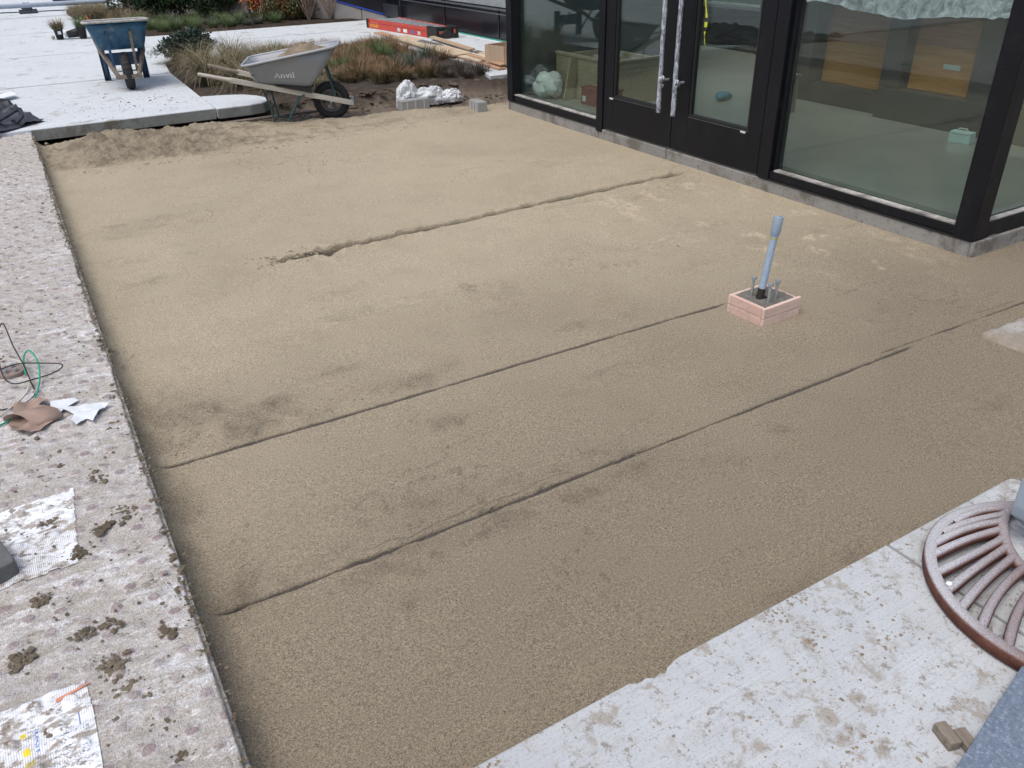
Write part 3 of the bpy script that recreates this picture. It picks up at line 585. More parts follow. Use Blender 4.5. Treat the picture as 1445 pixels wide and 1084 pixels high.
bnb((4.86,6.45,.122),(4.89,7.36,.50),'front_board'); bnb((5.48,6.45,.122),(5.51,7.36,.50),'back_board'); bnb((4.892,6.45,.122),(5.478,6.48,.50),'side_board'); bnb((4.892,7.33,.122),(5.478,7.36,.50),'side_board'); bnb((4.85,6.44,.502),(5.52,6.48,.53),'rim'); bnb((4.85,6.482,.502),(4.90,7.37,.53),'rim')
b = MB().beam((4.74,6.97,.121),(4.83,6.99,.50),.10,.02,(0,1,0)); tag(b.build('leaning_plank', BINM), 'narrow plank leaning upright against the plywood bin inside the left window', 'plank')
rb = empty('red_crate', (4.85,6.55,.12), .05); tag(rb, 'dark red crate on the floor by the left window', 'crate')
REDC = simple('dark_red_plastic', (.18,.025,.03), .5, var=.15); r0=MB()
for a_,c_ in [((-.10,-.19,0),(.10,.19,.012)),((-.10,-.19,.012),(-.088,.19,.15)),((.088,-.19,.012),(.10,.19,.15)),((-.088,-.19,.012),(.088,-.178,.15)),((-.088,.178,.012),(.088,.19,.15))]: r0.box(a_,c_)
r0.build('body', REDC, rb, .004); MB().box((-.108,-.198,.151),(.108,.198,.162)).box((-.09,-.18,.1625),(.09,.18,.163)).build('rim', REDC, rb, .003); MB().box((-.1015,.12,.03),(-.1005,.17,.08)).build('sticker', STICK, rb)
b = MB()
for k in range(9): b.blob((random.uniform(-.09,.09),random.uniform(-.12,.12),.07+random.uniform(0,.1)), .085, k, 2, .9, .12)
o = place(b.build('white_bundle', simple('white_plastic', (.6,.62,.6), .4, var=.1, bump=.5)), (4.70,7.22,.12)); tag(o, 'crumpled white plastic bundle in the corner behind the left window', 'bundle')
b = MB()
for k in range(5): b.blob((random.uniform(-.05,.05),random.uniform(-.09,.09),.03+random.uniform(0,.02)), .05, k+20, 2, .7, .15)
o = place(b.build('blue_rag', simple('blue_rag', (.06,.20,.27), .8)), (5.96,6.11,.12)); tag(o, 'small blue crumpled rag on the floor behind the right door', 'rag')
o = MB().box((-.12,-.15,0),(.12,.15,.30)).box((-.13,-.16,.301),(.13,.16,.33)).build('grey_carton', simple('grey_card', (.16,.15,.14), .7), None, .006); place(o,(5.95,5.40,.12)); tag(o,'dull grey carton on the floor at the right of the right door','carton')
# work bench and racks deeper inside, dark
rk = empty('metal_rack', (8.4,8.0,.12)); tag(rk, 'dark shelving with thin pale rails deep inside behind the doors', 'shelf')
for z in (.55,.85,1.15,1.6): MB().box((-.02,-3.2,z),(.02,3.2,z+.025)).build('rail', simple('pale_rail_%d'%int(z*100), (.35,.42,.38), .4) , rk)
for y in (-3.2,-1.6,0,1.6,3.2): MB().box((-.03,y-.03,0),(.03,y+.03,2.2)).build('post', DK, rk)
MB().box((.05,-3.2,.0),(.55,3.2,.5)).build('cabinet', DK, rk); MB().box((.5,-3.2,.9),(.54,2.4,2.3)).build('glass_panel', simple('green_glass_panel', (.03,.14,.10), .2), rk)
# warning tape strip hanging inside the right door
n = NT('yellow_black_tape'); sx = n.t.nodes.new('ShaderNodeSeparateXYZ'); n.t.links.new(n.tc, sx.inputs[0]); st = n.math('GREATER_THAN', n.math('FRACT', n.math('MULTIPLY', sx.outputs[2], 16.0)), .55)
lim = n.math('MULTIPLY', n.math('MULTIPLY', st, n.math('LESS_THAN', sx.outputs[2], 1.10)), n.math('GREATER_THAN', sx.outputs[2], .93))
b = MB(); vs = []; N_ = 40
for k in range(N_): 
    z = .88+k*.035; wd = .006 if k < 3 else .012+.004*math.sin(k*.7); yc = 4.66+.0035*k+.008*math.sin(k*.9); vs += [(4.352-.003*math.sin(k), yc-wd, z),(4.352+.003*math.sin(k), yc+wd, z)]
b.add(vs, [(2*k,2*k+1,2*k+3,2*k+2) for k in range(N_-1)], True); o = b.build('warning_tape', n.out(n.mix(lim,(.55,.60,.04),(.02,.02,.02)),.5))
md = o.modifiers.new('s','SOLIDIFY'); md.thickness = .001; tag(o, 'short strip of yellow and black warning tape hanging against the right door glass', 'tape')

# ================================================================ PIPE FOOTING
ft = empty('pipe_footing', (2.85,2.48,0), .03); tag(ft, 'square concrete footing in pink formwork with a leaning grey blue pipe and bolts', 'footing')
for k,(a_,c_) in enumerate([((-.125,-.115,-.02),(.125,-.097,.092)), ((-.125,.097,-.02),(.125,.115,.088)), ((-.126,-.096,-.02),(-.108,.096,.090)), ((.108,-.096,-.02),(.126,.096,.086))]):
    m = PINK if k < 2 else bpy.data.materials.get('pink_formwork_side') or mat_wood('pink_formwork_side', (.58,.37,.31), (.70,.50,.43), axis=1, dirt=(.40,.36,.30))
    for z0_, z1_ in ((a_[2], .040), (.0425, c_[2])):
        o = MB().box((a_[0],a_[1],z0_),(c_[0],c_[1],z1_)).build('formwork_board', m, ft, .003)
        for v in o.data.vertices: v.co.z += .002*math.sin(v.co.x*40+v.co.y*31+k)
gx = np.linspace(-.107,.107,48); A,B = np.meshgrid(gx, np.linspace(-.096,.096,44))
hz = .087+.009*fbm(A*22,B*22,2,4)+.012*bump_at(A,B,-.02,.02,.03,.03)*np.clip(.5+fbm(A*60,B*60,3,2),0,2)
o = link('mortar_fill', grid_mesh('mortar_fill', gx, np.linspace(-.096,.096,44), hz, WETC), None, ft)
P0 = Vector((-.038,.0,.06)); P1 = Vector((.032,.012,.47)); ax = (P1-P0).normalized()
MB().tube([P0, P0+ax*.325], .0165, 20).build('pipe', PVC, ft)
b = MB(); q = P0+ax*.325; b.tube([q, q+ax*.012, q+ax*.016, q+ax*.095], [.0167,.0195,.0225,.0225], 20, cap=False); b.tube([q+ax*.095, q+ax*.0951, q+ax*.05, q+ax*.02],[.0225,.0175,.0172,.0172],20,cap=False); b.build('pipe_coupler', PVC, ft)
MB().tube([q-ax*.010,q-ax*.004],.0176,16).build('pipe_mark', simple('yellow_green_band',(.35,.38,.06),.5), ft)
b=MB(); b.tube([P0+ax*.008,P0+ax*.075],[.020,.0180],14); [b.blob(tuple(P0+ax*.03+Vector((random.uniform(-.02,.02),random.uniform(-.02,.02),0))),.012,k,1,.8,.4) for k in range(6)]; b.build('dark_collar', simple('black_tape_mud',(.025,.018,.014),.8,bump=.5), ft)
for (x,y,hh,lx) in [(-.052,.038,.188,.002),(-.046,-.060,.186,.004),(.014,-.050,.186,.003),(.035,.045,.18,.003)]:
    b = MB().tube([(x,y,.06),(x+lx,y,hh)], .0068, 10); k = hh-.012
    nutp = [(x+lx+  .0135*math.cos(a*math.pi/3), y+.0135*math.sin(a*math.pi/3)) for a in range(6)]
    b.prism(nutp, hh-.014, hh-.002); o = b.build('anchor_bolt', ZINC, ft)
# right concrete pad
pad = empty('concrete_pad', (3.9,1.4,0)); tag(pad, 'rough square concrete pad with a blue pipe stub at the right edge of the sand', 'pad')
gx = np.linspace(-.43,.45,90); gy = np.linspace(-.5,.37,90); A,B = np.meshgrid(gx,gy); hz=.022+.006*fbm(A*8,B*8,2,4)+.004*fbm(A*30,B*30,3,3)
edge_ = np.minimum.reduce([A+.43+.01*fbm(B*14,B*0,1,3),.45-A,B+.5,.37-B+.012*fbm(A*14,A*0,2,3)]); hz = hz - .10*ss(.012,.0,edge_) - .012*ss(.05,.0,edge_)*np.clip(fbm(A*20,B*20,5,2)+.4,0,1)
link('pad_top', grid_mesh('pad_top', gx, gy, hz, mat_conc('rough_pad_concrete', (.43,.42,.40), (.33,.31,.28), stain=(.27,.22,.16), samt=1.6, broom=False, spk=1)), None, pad)
cc = (0.085,.12); MB().tube([(cc[0],cc[1],-.02),(cc[0],cc[1],.036)], .078, 32).build('blue_pipe_cap', simple('blue_cap', (.22,.33,.45), .35, var=.15), pad, .004)

# ================================================================ GRATE, BLOCKS AT LOWER RIGHT
gt = empty('tree_grate', (2.04,.61,.1)); tag(gt, 'round rusty cast iron grate with curved bars dusted grey, lying on the concrete slab', 'grate')
O = Vector((2.04,.61,.1)); b = MB(); R1, R0, N_ = .361, .330, 120; rings = []
for k in range(N_):
    a = 2*math.pi*k/N_; c_, s_ = math.cos(a), math.sin(a); prof_ = [(R1,.008),(R1+.001,.040),(R1-.005,.046),(R0+.004,.046),(R0,.040),(R0,.008)]
    rings.append([(r*c_, r*s_, z) for r,z in prof_])
rings.append(rings[0]); b.rings(rings, False, False); b.build('rim', RUST, gt, fixn=True)
RP = [(2.204,.893),(2.172,.884),(2.140,.868),(2.108,.848),(2.077,.825),(2.048,.798),(2.022,.765),(2.003,.725),(2.000,.675),(2.02,.62),(2.06,.575),(2.12,.55),(2.19,.55),(2.26,.59),(2.30,.66),(2.31,.74),(2.30,.82),(2.26,.875)]
b = MB(); b.tube([(x-O.x,y-O.y,.030) for x,y in RP], .0165, 10, closed=True); b.build('inner_ring', RUST, gt)
ribs = [((2.013,.940),(2.12,.930),(2.204,.895)),((1.945,.930),(2.062,.912),(2.172,.884)),((1.885,.912),(2.018,.900),(2.14,.868)),((1.835,.885),(1.975,.872),(2.108,.848)),((1.787,.836),(1.927,.826),(2.077,.825)),((1.752,.780),(1.889,.790),(2.048,.798)),((1.722,.722),(1.861,.748),(2.022,.765)),((1.702,.655),(1.846,.702),(2.003,.725)),((1.699,.585),(1.85,.645),(2.000,.675)),((1.72,.50),(1.86,.575),(2.02,.62)),((1.77,.415),(1.91,.505),(2.06,.575)),((1.86,.335),(2.0,.44),(2.12,.55)),((1.98,.28),(2.1,.40),(2.19,.55)),((2.13,.285),(2.22,.43),(2.26,.59)),((2.27,.35),(2.31,.50),(2.30,.66)),((2.37,.50),(2.355,.62),(2.31,.74)),((2.385,.64),(2.35,.74),(2.30,.82)),((2.33,.80),(2.31,.85),(2.26,.875))]
for (p,m_,q) in ribs:
    pts = []
    for t in np.linspace(0,1,9):
        x = (1-t)**2*p[0]+2*t*(1-t)*(2*m_[0]-.5*(p[0]+q[0]))+t*t*q[0]; y = (1-t)**2*p[1]+2*t*(1-t)*(2*m_[1]-.5*(p[1]+q[1]))+t*t*q[1]; pts.append((x-O.x,y-O.y,.031+.004*math.sin(math.pi*t)))
    b = MB().tube(pts, [.0125,.0140,.0134,.0130,.0127,.0125,.0125,.0128,.014], 12)
    for v_i in range(len(b.v)): x,y,z = b.v[v_i]; b.v[v_i] = (x,y,.031+(z-.031)*(1.25 if z > .031 else 1.7))
    b.build('bar', RUST, gt)
b = MB().blob((1.762-O.x,.786-O.y,.051), .0105, 4, 2, .5, .12); b.build('paint_blob', WHITE, gt)
# tapered galvanised block standing on the grate
bk = MB(); top = [(.062,.055),(-.045,.06),(-.06,-.035),(.055,-.05)]
def ring_(sx, z, dx=0, dy=0): return [(x*sx+dx, y*sx+dy, z) for x,y in top]
bk.rings([ring_(.25,.0,-.0,-.012), ring_(.80,.045,-.006,0), ring_(.84,.075,0,0), ring_(.78,.15,.022,.010)], smooth=False)
o = place(bk.build('grey_metal_post', GALV, None, .004), (2.160,.806,.148), .2); tag(o, 'grey pointed galvanised post foot resting on the inner ring of the rusty grate', 'post')
b = MB().prism([(1.22,.438),(2.3,.675),(2.6,-.6),(1.4,-.6)], .1005, .13)
o = b.build('blue_grey_block', GRANITE, None, .004); tag(o, 'speckled blue grey slab at the lower right corner of the photo', 'slab')
wp = empty('wood_offcut', (1.392,.492,.1), 1.25); tag(wp, 'two dark scraps of sawn wood beside the blue grey slab', 'wood scraps')
MB().box((-.026,-.028,0),(.030,.002,.020)).build('wood_piece', MUDW, wp, .003); MB().box((-.006,.007,0),(.05,.036,.026)).build('wood_piece', MUDW, wp, .003)
st = MB().prism([(-.60,2.10),(-.352,2.195),(-.352,2.215),(-.395,2.36),(-.62,2.50)], .10, .16)
o = st.build('grey_stone_corner', simple('dark_grey_stone', (.12,.125,.125), .8, var=.15, scale=60, bump=.3), None, .006); tag(o, 'corner of a dark grey stone block on the matting at the left edge', 'stone block')

# ================================================================ LITTER ON THE MATTING
def wire(name, pts, r, m, label):
    P = [Vector(p) for p in pts]; out = []
    for i in range(len(P)-1):
        p0,p1,p2,p3 = P[max(i-1,0)],P[i],P[i+1],P[min(i+2,len(P)-1)]
        for t in np.linspace(0,1,9)[:-1]: out.append(.5*((2*p1)+(-p0+p2)*t+(2*p0-5*p1+4*p2-p3)*t*t+(-p0+3*p1-3*p2+p3)*t**3))
    out.append(P[-1]); return tag(MB().tube(out, r, 8).build(name, m), label, 'wire')
z_=.112
wire('wire', [(-.40,3.52,.14),(-.30,3.55,.15),(-.20,3.50,.15),(-.131,3.464,.14),(-.16,3.43,.13),(-.24,3.41,.13),(-.315,3.395,.14),(-.345,3.50,.16),(-.335,3.68,.22),(-.302,3.74,.26),(-.285,3.62,.20),(-.265,3.52,.15),(-.255,3.42,.125),(-.25,3.30,z_),(-.32,3.24,z_),(-.42,3.27,z_)], .0026, BLACK, 'tangled thin black wire springing up from the matting')
wire('wire', [(-.268,3.49,.12),(-.262,3.60,.15),(-.235,3.61,.17),(-.214,3.52,.15),(-.222,3.38,.13),(-.255,3.24,.118),(-.30,3.16,.115),(-.37,3.12,.115),(-.45,3.08,.115)], .0035, simple('green_wire', (.02,.33,.20), .4, var=.05), 'bright green insulated wire looping beside the black one')
wire('wire', [(-.42,3.58,.13),(-.34,3.62,.15),(-.28,3.57,.15),(-.255,3.47,.13),(-.27,3.35,.118),(-.31,3.27,.115),(-.38,3.19,.115),(-.45,3.16,.115)], .003, simple('cream_wire', (.62,.58,.50), .4, var=.05), 'cream coloured wire curving between the black and green wires')
b = MB().tube([(-.315,3.56,.105),(-.315,3.56,.125)], .05, 20); o = b.build('conduit_cap', simple('muddy_cap', (.28,.22,.20), .8, dirt=(.3,.25,.2)), None, .004); tag(o, 'round muddy junction cap under the loops of wire', 'cap')
for (x,y,bl_) in [(-.31,3.585,'small steel bolt at the far side of the muddy junction cap'),(-.30,3.535,'small steel bolt at the near right of the muddy junction cap'),(-.335,3.545,'small steel bolt at the left of the muddy junction cap')]:
    o = MB().tube([(x,y,.126),(x,y,.134)], .006, 6).tube([(x,y,.134),(x,y,.140)], .009, 6).build('small_bolt', ZINC); tag(o, bl_, 'bolt', 'bolts on the junction cap')
def crump(name, outline, z, m, label, cat, amp=.012, seed=0, lift=.02, step=.008):
    x0=min(p[0] for p in outline);x1=max(p[0] for p in outline);y0=min(p[1] for p in outline);y1=max(p[1] for p in outline)
    bm = bmesh.new(); vv = [bm.verts.new((x,y,z)) for x,y in outline]; bm.faces.new(vv); bmesh.ops.triangulate(bm, faces=bm.faces)
    for _ in range(6):
        es = [e for e in bm.edges if e.calc_length() > step*2]
        if not es: break
        bmesh.ops.subdivide_edges(bm, edges=es, cuts=1); bmesh.ops.triangulate(bm, faces=[f for f in bm.faces if len(f.verts)>3])
    for v in bm.verts:
        v.co.z += lift*abs(float(fbm(np.array(v.co.x*13.+seed),np.array(v.co.y*10.),seed,2))) + amp*float(fbm(np.array(v.co.x*34.),np.array(v.co.y*34.),seed+1,2))+amp
    me = bpy.data.meshes.new(name); bm.to_mesh(me); bm.free()
    for p in me.polygons: p.use_smooth = False
    o = link(name, me, m); md = o.modifiers.new('s','SOLIDIFY'); md.thickness = .0012; return tag(o, label, cat)
crump('brown_paper', [(-.345,3.09),(-.315,3.20),(-.235,3.235),(-.205,3.20),(-.235,3.13),(-.175,3.11),(-.19,3.05),(-.25,2.99),(-.32,3.01)], .115, simple('torn_brown_paper', (.33,.235,.19), .8, var=.2, dirt=(.25,.19,.15)), 'torn and curled brown paper lying just below the wires', 'paper', .002, 3, .06)
crump('white_paper_strip', [(-.205,3.11),(-.20,3.20),(-.115,3.17),(-.105,3.145),(-.16,3.115),(-.19,3.07)], .112, simple('white_torn_paper', (.66,.70,.73), .7, var=.1), 'narrow folded strip of torn white paper beside the brown paper', 'paper', .004, 1, .018)
crump('white_paper_scrap', [(-.175,3.13),(-.10,3.10),(-.03,3.075),(-.005,3.06),(-.045,3.02),(-.075,2.955),(-.095,2.985),(-.13,2.965),(-.145,3.01),(-.13,3.05)], .112, bpy.data.materials['white_torn_paper'], 'ragged white paper scrap nearest the edge of the matting', 'paper', .004, 2, .02)
crump('orange_strip', [(-.30,1.652),(-.225,1.672),(-.225,1.676),(-.30,1.664)], .112, simple('orange_plastic', (.6,.25,.16), .5), 'thin orange plastic strip across the printed panel in the lower left corner', 'strip', .001, 2, .004)
# black rubber mat corner, folded
b = MB(); zf = lambda x,y: .134+.03*max(0,math.sin((x+.35)*7))*max(0,(y-8.75)/1.6)
crump('rubber_mat', [(-1.6,10.9),(-.30,10.72),(-.06,10.30),(.03,9.55),(.175,9.00),(.02,8.86),(-.22,8.62),(-1.6,8.3)], .125, simple('black_rubber_mat', (.022,.026,.036), .55, var=.3, dirt=(.2,.18,.15), dirt_amt=.1), 'crumpled black rubber mat at the upper left behind the matting', 'mat', .008, 5, .12, .05)
wire('mat_fold', [(-.30,8.80,.17),(-.12,8.95,.22),(-.02,9.10,.24),(.01,9.02,.20),(-.06,8.88,.165)], .012, bpy.data.materials['black_rubber_mat'], 'rolled fold of rubber at the edge of the black mat')
crump('white_card', [(-.20,10.6),(-.02,10.78),(.02,10.55),(-.14,10.38)], .17, WHITE, 'small white card poking out behind the black mat', 'card', .002, 2, .01, .03)
b = MB(); vs=[]
for i in range(13):
    a = i/12*math.pi*1.15; vs += [(-.335+.045*math.cos(a)*1.0+.02, 3.02+.012*i, .118+.045*math.sin(a)), (-.215+.05*math.cos(a), 3.05+.008*i, .118+.040*math.sin(a))]
b.add(vs, [(2*k,2*k+1,2*k+3,2*k+2) for k in range(12)], True); o = b.build('paper_curl', bpy.data.materials['torn_brown_paper']); md = o.modifiers.new('s','SOLIDIFY'); md.thickness = .0015; tag(o, 'curled up flap of brown paper standing above the flat torn piece', 'paper')
wire('green_string', [(-.36,6.45,.12),(-.31,6.5,.125),(-.30,6.38,.12),(-.35,6.33,.12),(-.32,6.42,.13),(-.38,6.4,.12)], .004, simple('teal_string', (.04,.30,.22), .6), 'short tangle of teal string at the left edge of the matting')

# crumbs and clods
def crumbs(name, items, m, label=None, sub=1, flat=.42):
    b = MB(); 
    for i,(x,y,z,r) in enumerate(items): b.blob((x,y,z+r*.1), r, i, sub if r < .012 else 2, flat, .42)
    return tag(b.build(name, m), kind='stuff')
CLOD = mat_soil('dark_clod', (.15,.122,.085), (.27,.225,.165)); SCL = simple('sand_clod', (.31,.255,.185), .95, var=.2, scale=60, bump=.5)
rnd = random.Random(5); it = []
for (x,y,n_,s_) in [(-.256,2.419,8,.03),(-.068,2.333,26,.045),(-.133,2.294,18,.03),(-.226,1.857,14,.03),(-.168,1.714,30,.045),(-.143,1.599,40,.05),(-.313,1.578,16,.03),(-.061,1.381,40,.045),(-.364,1.848,20,.04),(-.15,1.86,16,.04),(-.30,2.05,14,.03),(-.2,2.2,16,.05),(-.02,2.9,14,.03),(-.1,2.6,12,.05),(-.03,1.75,14,.03),(-.1,1.5,12,.05),(-.2,2.75,10,.1)]:
    for k in range(int(n_*2.4)):
        xx, yy = x+rnd.gauss(0,s_*.42), y+rnd.gauss(0,s_*.5)
        if xx < .03: it.append((xx, yy, .106, abs(rnd.gauss(.0,.0042))+.0015))
for k in range(2600): y_ = rnd.uniform(1.05,8.5); it.append((rnd.gauss(.036,.012), y_, rnd.choice([.104,.10,.06]), abs(rnd.gauss(0,.0035))+.0012))
for k in range(900): it.append((rnd.uniform(-.5,.03), rnd.uniform(1.3,8), .106, abs(rnd.gauss(0,.003))+.001))
crumbs('soil_crumbs', it, CLOD)
it = []
for k in range(900):
    x, y = rnd.uniform(.08,4.2), rnd.uniform(1.02,7.2); it.append((x,y,.0, abs(rnd.gauss(0,.0018))+.0008))
for (x,y,sx_,sy_,n_,r_) in [(.2,2.95,.13,.12,420,.0035),(.55,2.78,.2,.05,260,.003),(1.12,4.52,.12,.05,160,.008),(1.4,4.56,.3,.03,90,.004),(.19,1.93,.03,.05,60,.003),(2.15,1.70,.03,.03,40,.003),(1.2,2.78,.15,.04,90,.003),(1.0,1.8,.2,.03,120,.0028),(.12,3.4,.05,.4,200,.003),(2.2,7.35,1.0,.06,300,.008),(.7,7.3,.5,.06,160,.009),(3.6,7.5,.5,.06,120,.007),(.6,7.8,.5,.25,500,.012),(1.7,7.8,.7,.2,400,.010),(.57,2.93,.05,.02,50,.004)]:
    for k in range(n_): it.append((x+rnd.gauss(0,sx_), y+rnd.gauss(0,sy_), .001, abs(rnd.gauss(0,r_*.6))+.0008))
crumbs('sand_crumbs', [i for i in it if i[0] > .07 and i[1] > 1.01], SCL)
it = []
for (x,y,n_,s_,r_) in [(1.414,1.0,8,.02,.006),(1.44,.985,14,.02,.006),(1.336,.985,40,.025,.005),(1.356,.862,14,.025,.009),(1.266,.815,30,.03,.004),(1.516,.777,18,.03,.006),(1.235,.616,12,.02,.005),(1.165,.588,10,.02,.005),(1.593,.743,8,.02,.005),(.50,1.0,20,.02,.008),(1.1,.75,20,.05,.004),(1.45,.65,16,.05,.005),(1.3,.7,24,.06,.004),(1.6,.9,14,.04,.004)]:
    for k in range(n_): it.append((x+rnd.gauss(0,s_), y+rnd.gauss(0,s_*.7), .1, abs(rnd.gauss(0,r_*.45))+.0009))
for k in range(420): it.append((rnd.uniform(.6,2.3), rnd.uniform(.45,.99), .1, abs(rnd.gauss(0,.0016))+.0007))
crumbs('slab_crumbs', [i for i in it if i[1] < 1.0], simple('brown_crumb', (.27,.22,.16), .95, var=.35, scale=60), flat=.3)
it = [(rnd.uniform(0,3.2), rnd.uniform(8.25,8.62), .0, abs(rnd.gauss(0,.008))+.003) for k in range(220)]+[(rnd.uniform(2.3,4.9), rnd.uniform(7.7,8.9), -.02, abs(rnd.gauss(0,.010))+.003) for k in range(500)]
crumbs('dirt_crumbs', it, DIRT)
it = [(rnd.uniform(2.2,5.0), rnd.uniform(8.7,9.6), .07, abs(rnd.gauss(0,.014))+.004) for k in range(700)]+[(rnd.uniform(1.8,3.0), rnd.uniform(9.4,10.4), .08, abs(rnd.gauss(0,.012))+.004) for k in range(300)]
crumbs('mulch_chips', it, SOIL)
it = [(x, y, .13, abs(rnd.gauss(0,.004))+.0015) for x,y in [(1.2+rnd.gauss(0,.5), 9.6+rnd.gauss(0,.7)) for k in range(420)] if 8.7 < y < 11.2 and x < 1.66]
crumbs('paving_crumbs', it, DIRT)
for (x,y,z,r,lab) in [(.55,8.45,.0,.035,'pale stone lying in the gap under the kerb'),(2.70,8.03,-.03,.055,'flat pale stone just below the wheel of the grey wheelbarrow'),(3.28,8.03,-.02,.03,'small grey stone left of the grey concrete block')]:
    o = place(MB().blob((0,0,0), r, 3, 2, .5, .15).build('stone', simple('pale_stone', (.40,.37,.32), .9) if 'pale_stone' not in bpy.data.materials else bpy.data.materials['pale_stone']), (x,y,z+r*.35)); tag(o, lab, 'stone')

# ================================================================ WHEELBARROWS
def rquad(c, zf, r, n=5):
    out = []
    for i in range(4):
        p = Vector(c[i]); a = (Vector(c[i-1])-p).normalized()*r; d = (Vector(c[(i+1)%4])-p).normalized()*r
        for k in range(n):
            t = k/(n-1); q = (1-t)**2*(p+a)+2*t*(1-t)*p+t*t*(p+d); out.append((q.x, q.y, zf(q.x)))
    return out
def trap(x0, x1, w0, w1): return [(x0,-w0),(x1,-w1),(x1,w1),(x0,w0)]
def tub(parent, bot, rim, zb, zr, mat, rimmat, lip=.022, rimr=.0):
    B_, T_ = MB(), None
    def lay(t, off=0, up=0):
        a = [bot[i]+(rim[i]-bot[i])*t for i in range(4)]
        x0,x1,w0,w1 = a[0]-off, a[1]+off, a[2]+off, a[3]+off
        zf = lambda x: (zb(x)*(1-t)+zr(x)*t)+up
        return rquad(trap(x0,x1,w0,w1), zf, .06+.05*t)
    rings = [lay(-.02,-.03), lay(0), lay(.06,.008), lay(.2,.008), lay(.4,.004), lay(.7), lay(1), ]
    rings += [lay(1,.0,.0), lay(1,-.006,-.004), lay(.7,-.008), lay(.3,-.008), lay(.04,-.012,.006), lay(.0,-.04,.012)]
    B_.rings(rings); o = B_.build('tub', mat, parent, fixn=True)
    R_ = MB(); r = lay(1, lip*.4, .002); R_.tube(r, lip*.5, 8, closed=True); R_.build('rolled_rim', rimmat, parent)
    return o
def wheel(parent, R=.18, W_=.085, hubm=BLACK):
    w_ = MB(); N_ = 48; rings = []; pr = [(R-.080,-.028),(R-.066,-W_/2*.82),(R-.045,-W_/2),(R-.022,-W_/2*.93),(R-.007,-W_/2*.68),(R,-W_/2*.3),(R,W_/2*.3),(R-.007,W_/2*.68),(R-.022,W_/2*.93),(R-.045,W_/2),(R-.066,W_/2*.82),(R-.080,.028)]
    for k in range(N_):
        a = 2*math.pi*k/N_; rings.append([(math.cos(a)*(r-(.005 if (k%2 and r>R-.023) else 0)), y, R+math.sin(a)*(r-(.005 if (k%2 and r>R-.023) else 0))) for r,y in pr])
    rings.append(rings[0]); w_.rings(rings, False, False, False); wo = w_.build('wheel', RUBBER, parent, fixn=True)
    h = MB(); rings = []
    for k in range(32):
        a = 2*math.pi*k/32; rings.append([(math.cos(a)*r, y, R+math.sin(a)*r) for r,y in [(R-.074,-.034),(R-.088,-.034),(R-.096,-.01),(R-.096,.01),(R-.088,.034),(R-.074,.034)]])
    rings.append(rings[0]); h.rings(rings, False, False)
    for k in range(5):
        a = 2*math.pi*k/5; h.beam((math.cos(a)*.02,0,R+math.sin(a)*.02),(math.cos(a)*(R-.09),0,R+math.sin(a)*(R-.09)),.034,.02,(0,1,0))
    h.tube([(0,-.045,R),(0,.045,R)], .024, 12); ho = h.build('rim', hubm, wo, fixn=False); ho.parent = wo
    ax_ = MB().tube([(0,-.12,R),(0,.12,R)], .009, 8).build('axle', ZINC, wo)
    return wo
# grey one, seen from its side
gw = empty('wheelbarrow', (2.70,8.14,-.008), math.radians(-21.5)); tag(gw, 'grey plastic tub wheelbarrow with wooden handles, filled with sandy soil, standing behind the sand', 'wheelbarrow')
wheel(gw, .182, .088, simple('pale_hub', (.10,.10,.10), .5))
for s_ in (-1,1):
    b = MB(); H = Vector((-1.17,s_*.285,.520)); F_ = Vector((.185,s_*.098,.168)); d = (F_-H)
    b.beam(H+d*.20, F_, .034, .046); o = b.build('rail', WOODH, gw, .004)
    b = MB(); b.tube([H, H+d*.01, H+d*.10, H+d*.17, H+d*.215], [.013,.017,.0175,.018,.022], 10); b.build('handle', MUDW if s_>0 else WOODH, gw)
    MB().tube([(-.63,s_*.20,.355),(-.62,s_*.185,.335),(-.585,s_*.18,.21),(-.555,s_*.18,.02),(-.54,s_*.18,.006),(-.455,s_*.18,.006),(-.435,s_*.18,.02),(-.30,s_*.18,.235),(-.27,s_*.18,.262),(-.24,s_*.18,.272)], .0095, 8).build('leg', DGREEN, gw)
    MB().tube([(-.03,s_*.10,.52),(-.015,s_*.10,.50),(.05,s_*.10,.235),(.055,s_*.10,.20)], .0085, 8).build('front_brace', DGREEN, gw)
    MB().prism([(-.50,s_*.20-.02),(-.17,s_*.175-.02),(-.17,s_*.175+.02),(-.50,s_*.20+.02)], [.375,.288,.288,.375], [.380,.338,.338,.380]).build('wedge', BLACK, gw, fixn=True)
    MB().box((.186,s_*.10-.02,.145),(.215,s_*.10+.02,.19)).build('axle_bracket', ZINC, gw, .002)
MB().tube([(-.575,-.18,.16),(-.575,.18,.16)], .007, 8).build('leg_brace', DGREEN, gw)
zb = lambda x: .405-.14*(x+.66); zr = lambda x: .572+.147*(x+.75) 
tub(gw, (-.66,-.18,.21,.17), (-.76,.12,.33,.225), zb, zr, GTUB, simple('pale_tub_rim', (.36,.38,.41), .45, var=.08, dirt=(.3,.27,.22), dirt_amt=.1), .024)
gx = np.linspace(-.70,.06,60); gv = np.linspace(-1,1,44); A,V = np.meshgrid(gx,gv); tr_ = .66
hw_ = (.21+(.17-.21)*((A+.66)/.48))*(1-tr_)+(.33+(.225-.33)*((A+.76)/.88))*tr_
B = V*(hw_-.020)
hh = .505+.16*(A+.70) + .135*np.exp(-((A+.22)/.24)**2-(V/.62)**2) - .03*ss(-.5,-.7,A) + (.035*fbm(A*9,B*9,3,4)+.022*fbm(A*26,B*26,2,3))*ss(1.0,.8,np.abs(V))
me = grid_mesh('soil_load', gx, gv, hh, mat_soil('sandy_load', (.20,.16,.115), (.36,.30,.22)))
for i_, v_ in enumerate(me.vertices): v_.co.y = float(B.ravel()[i_])
link('soil_load', me, None, gw)
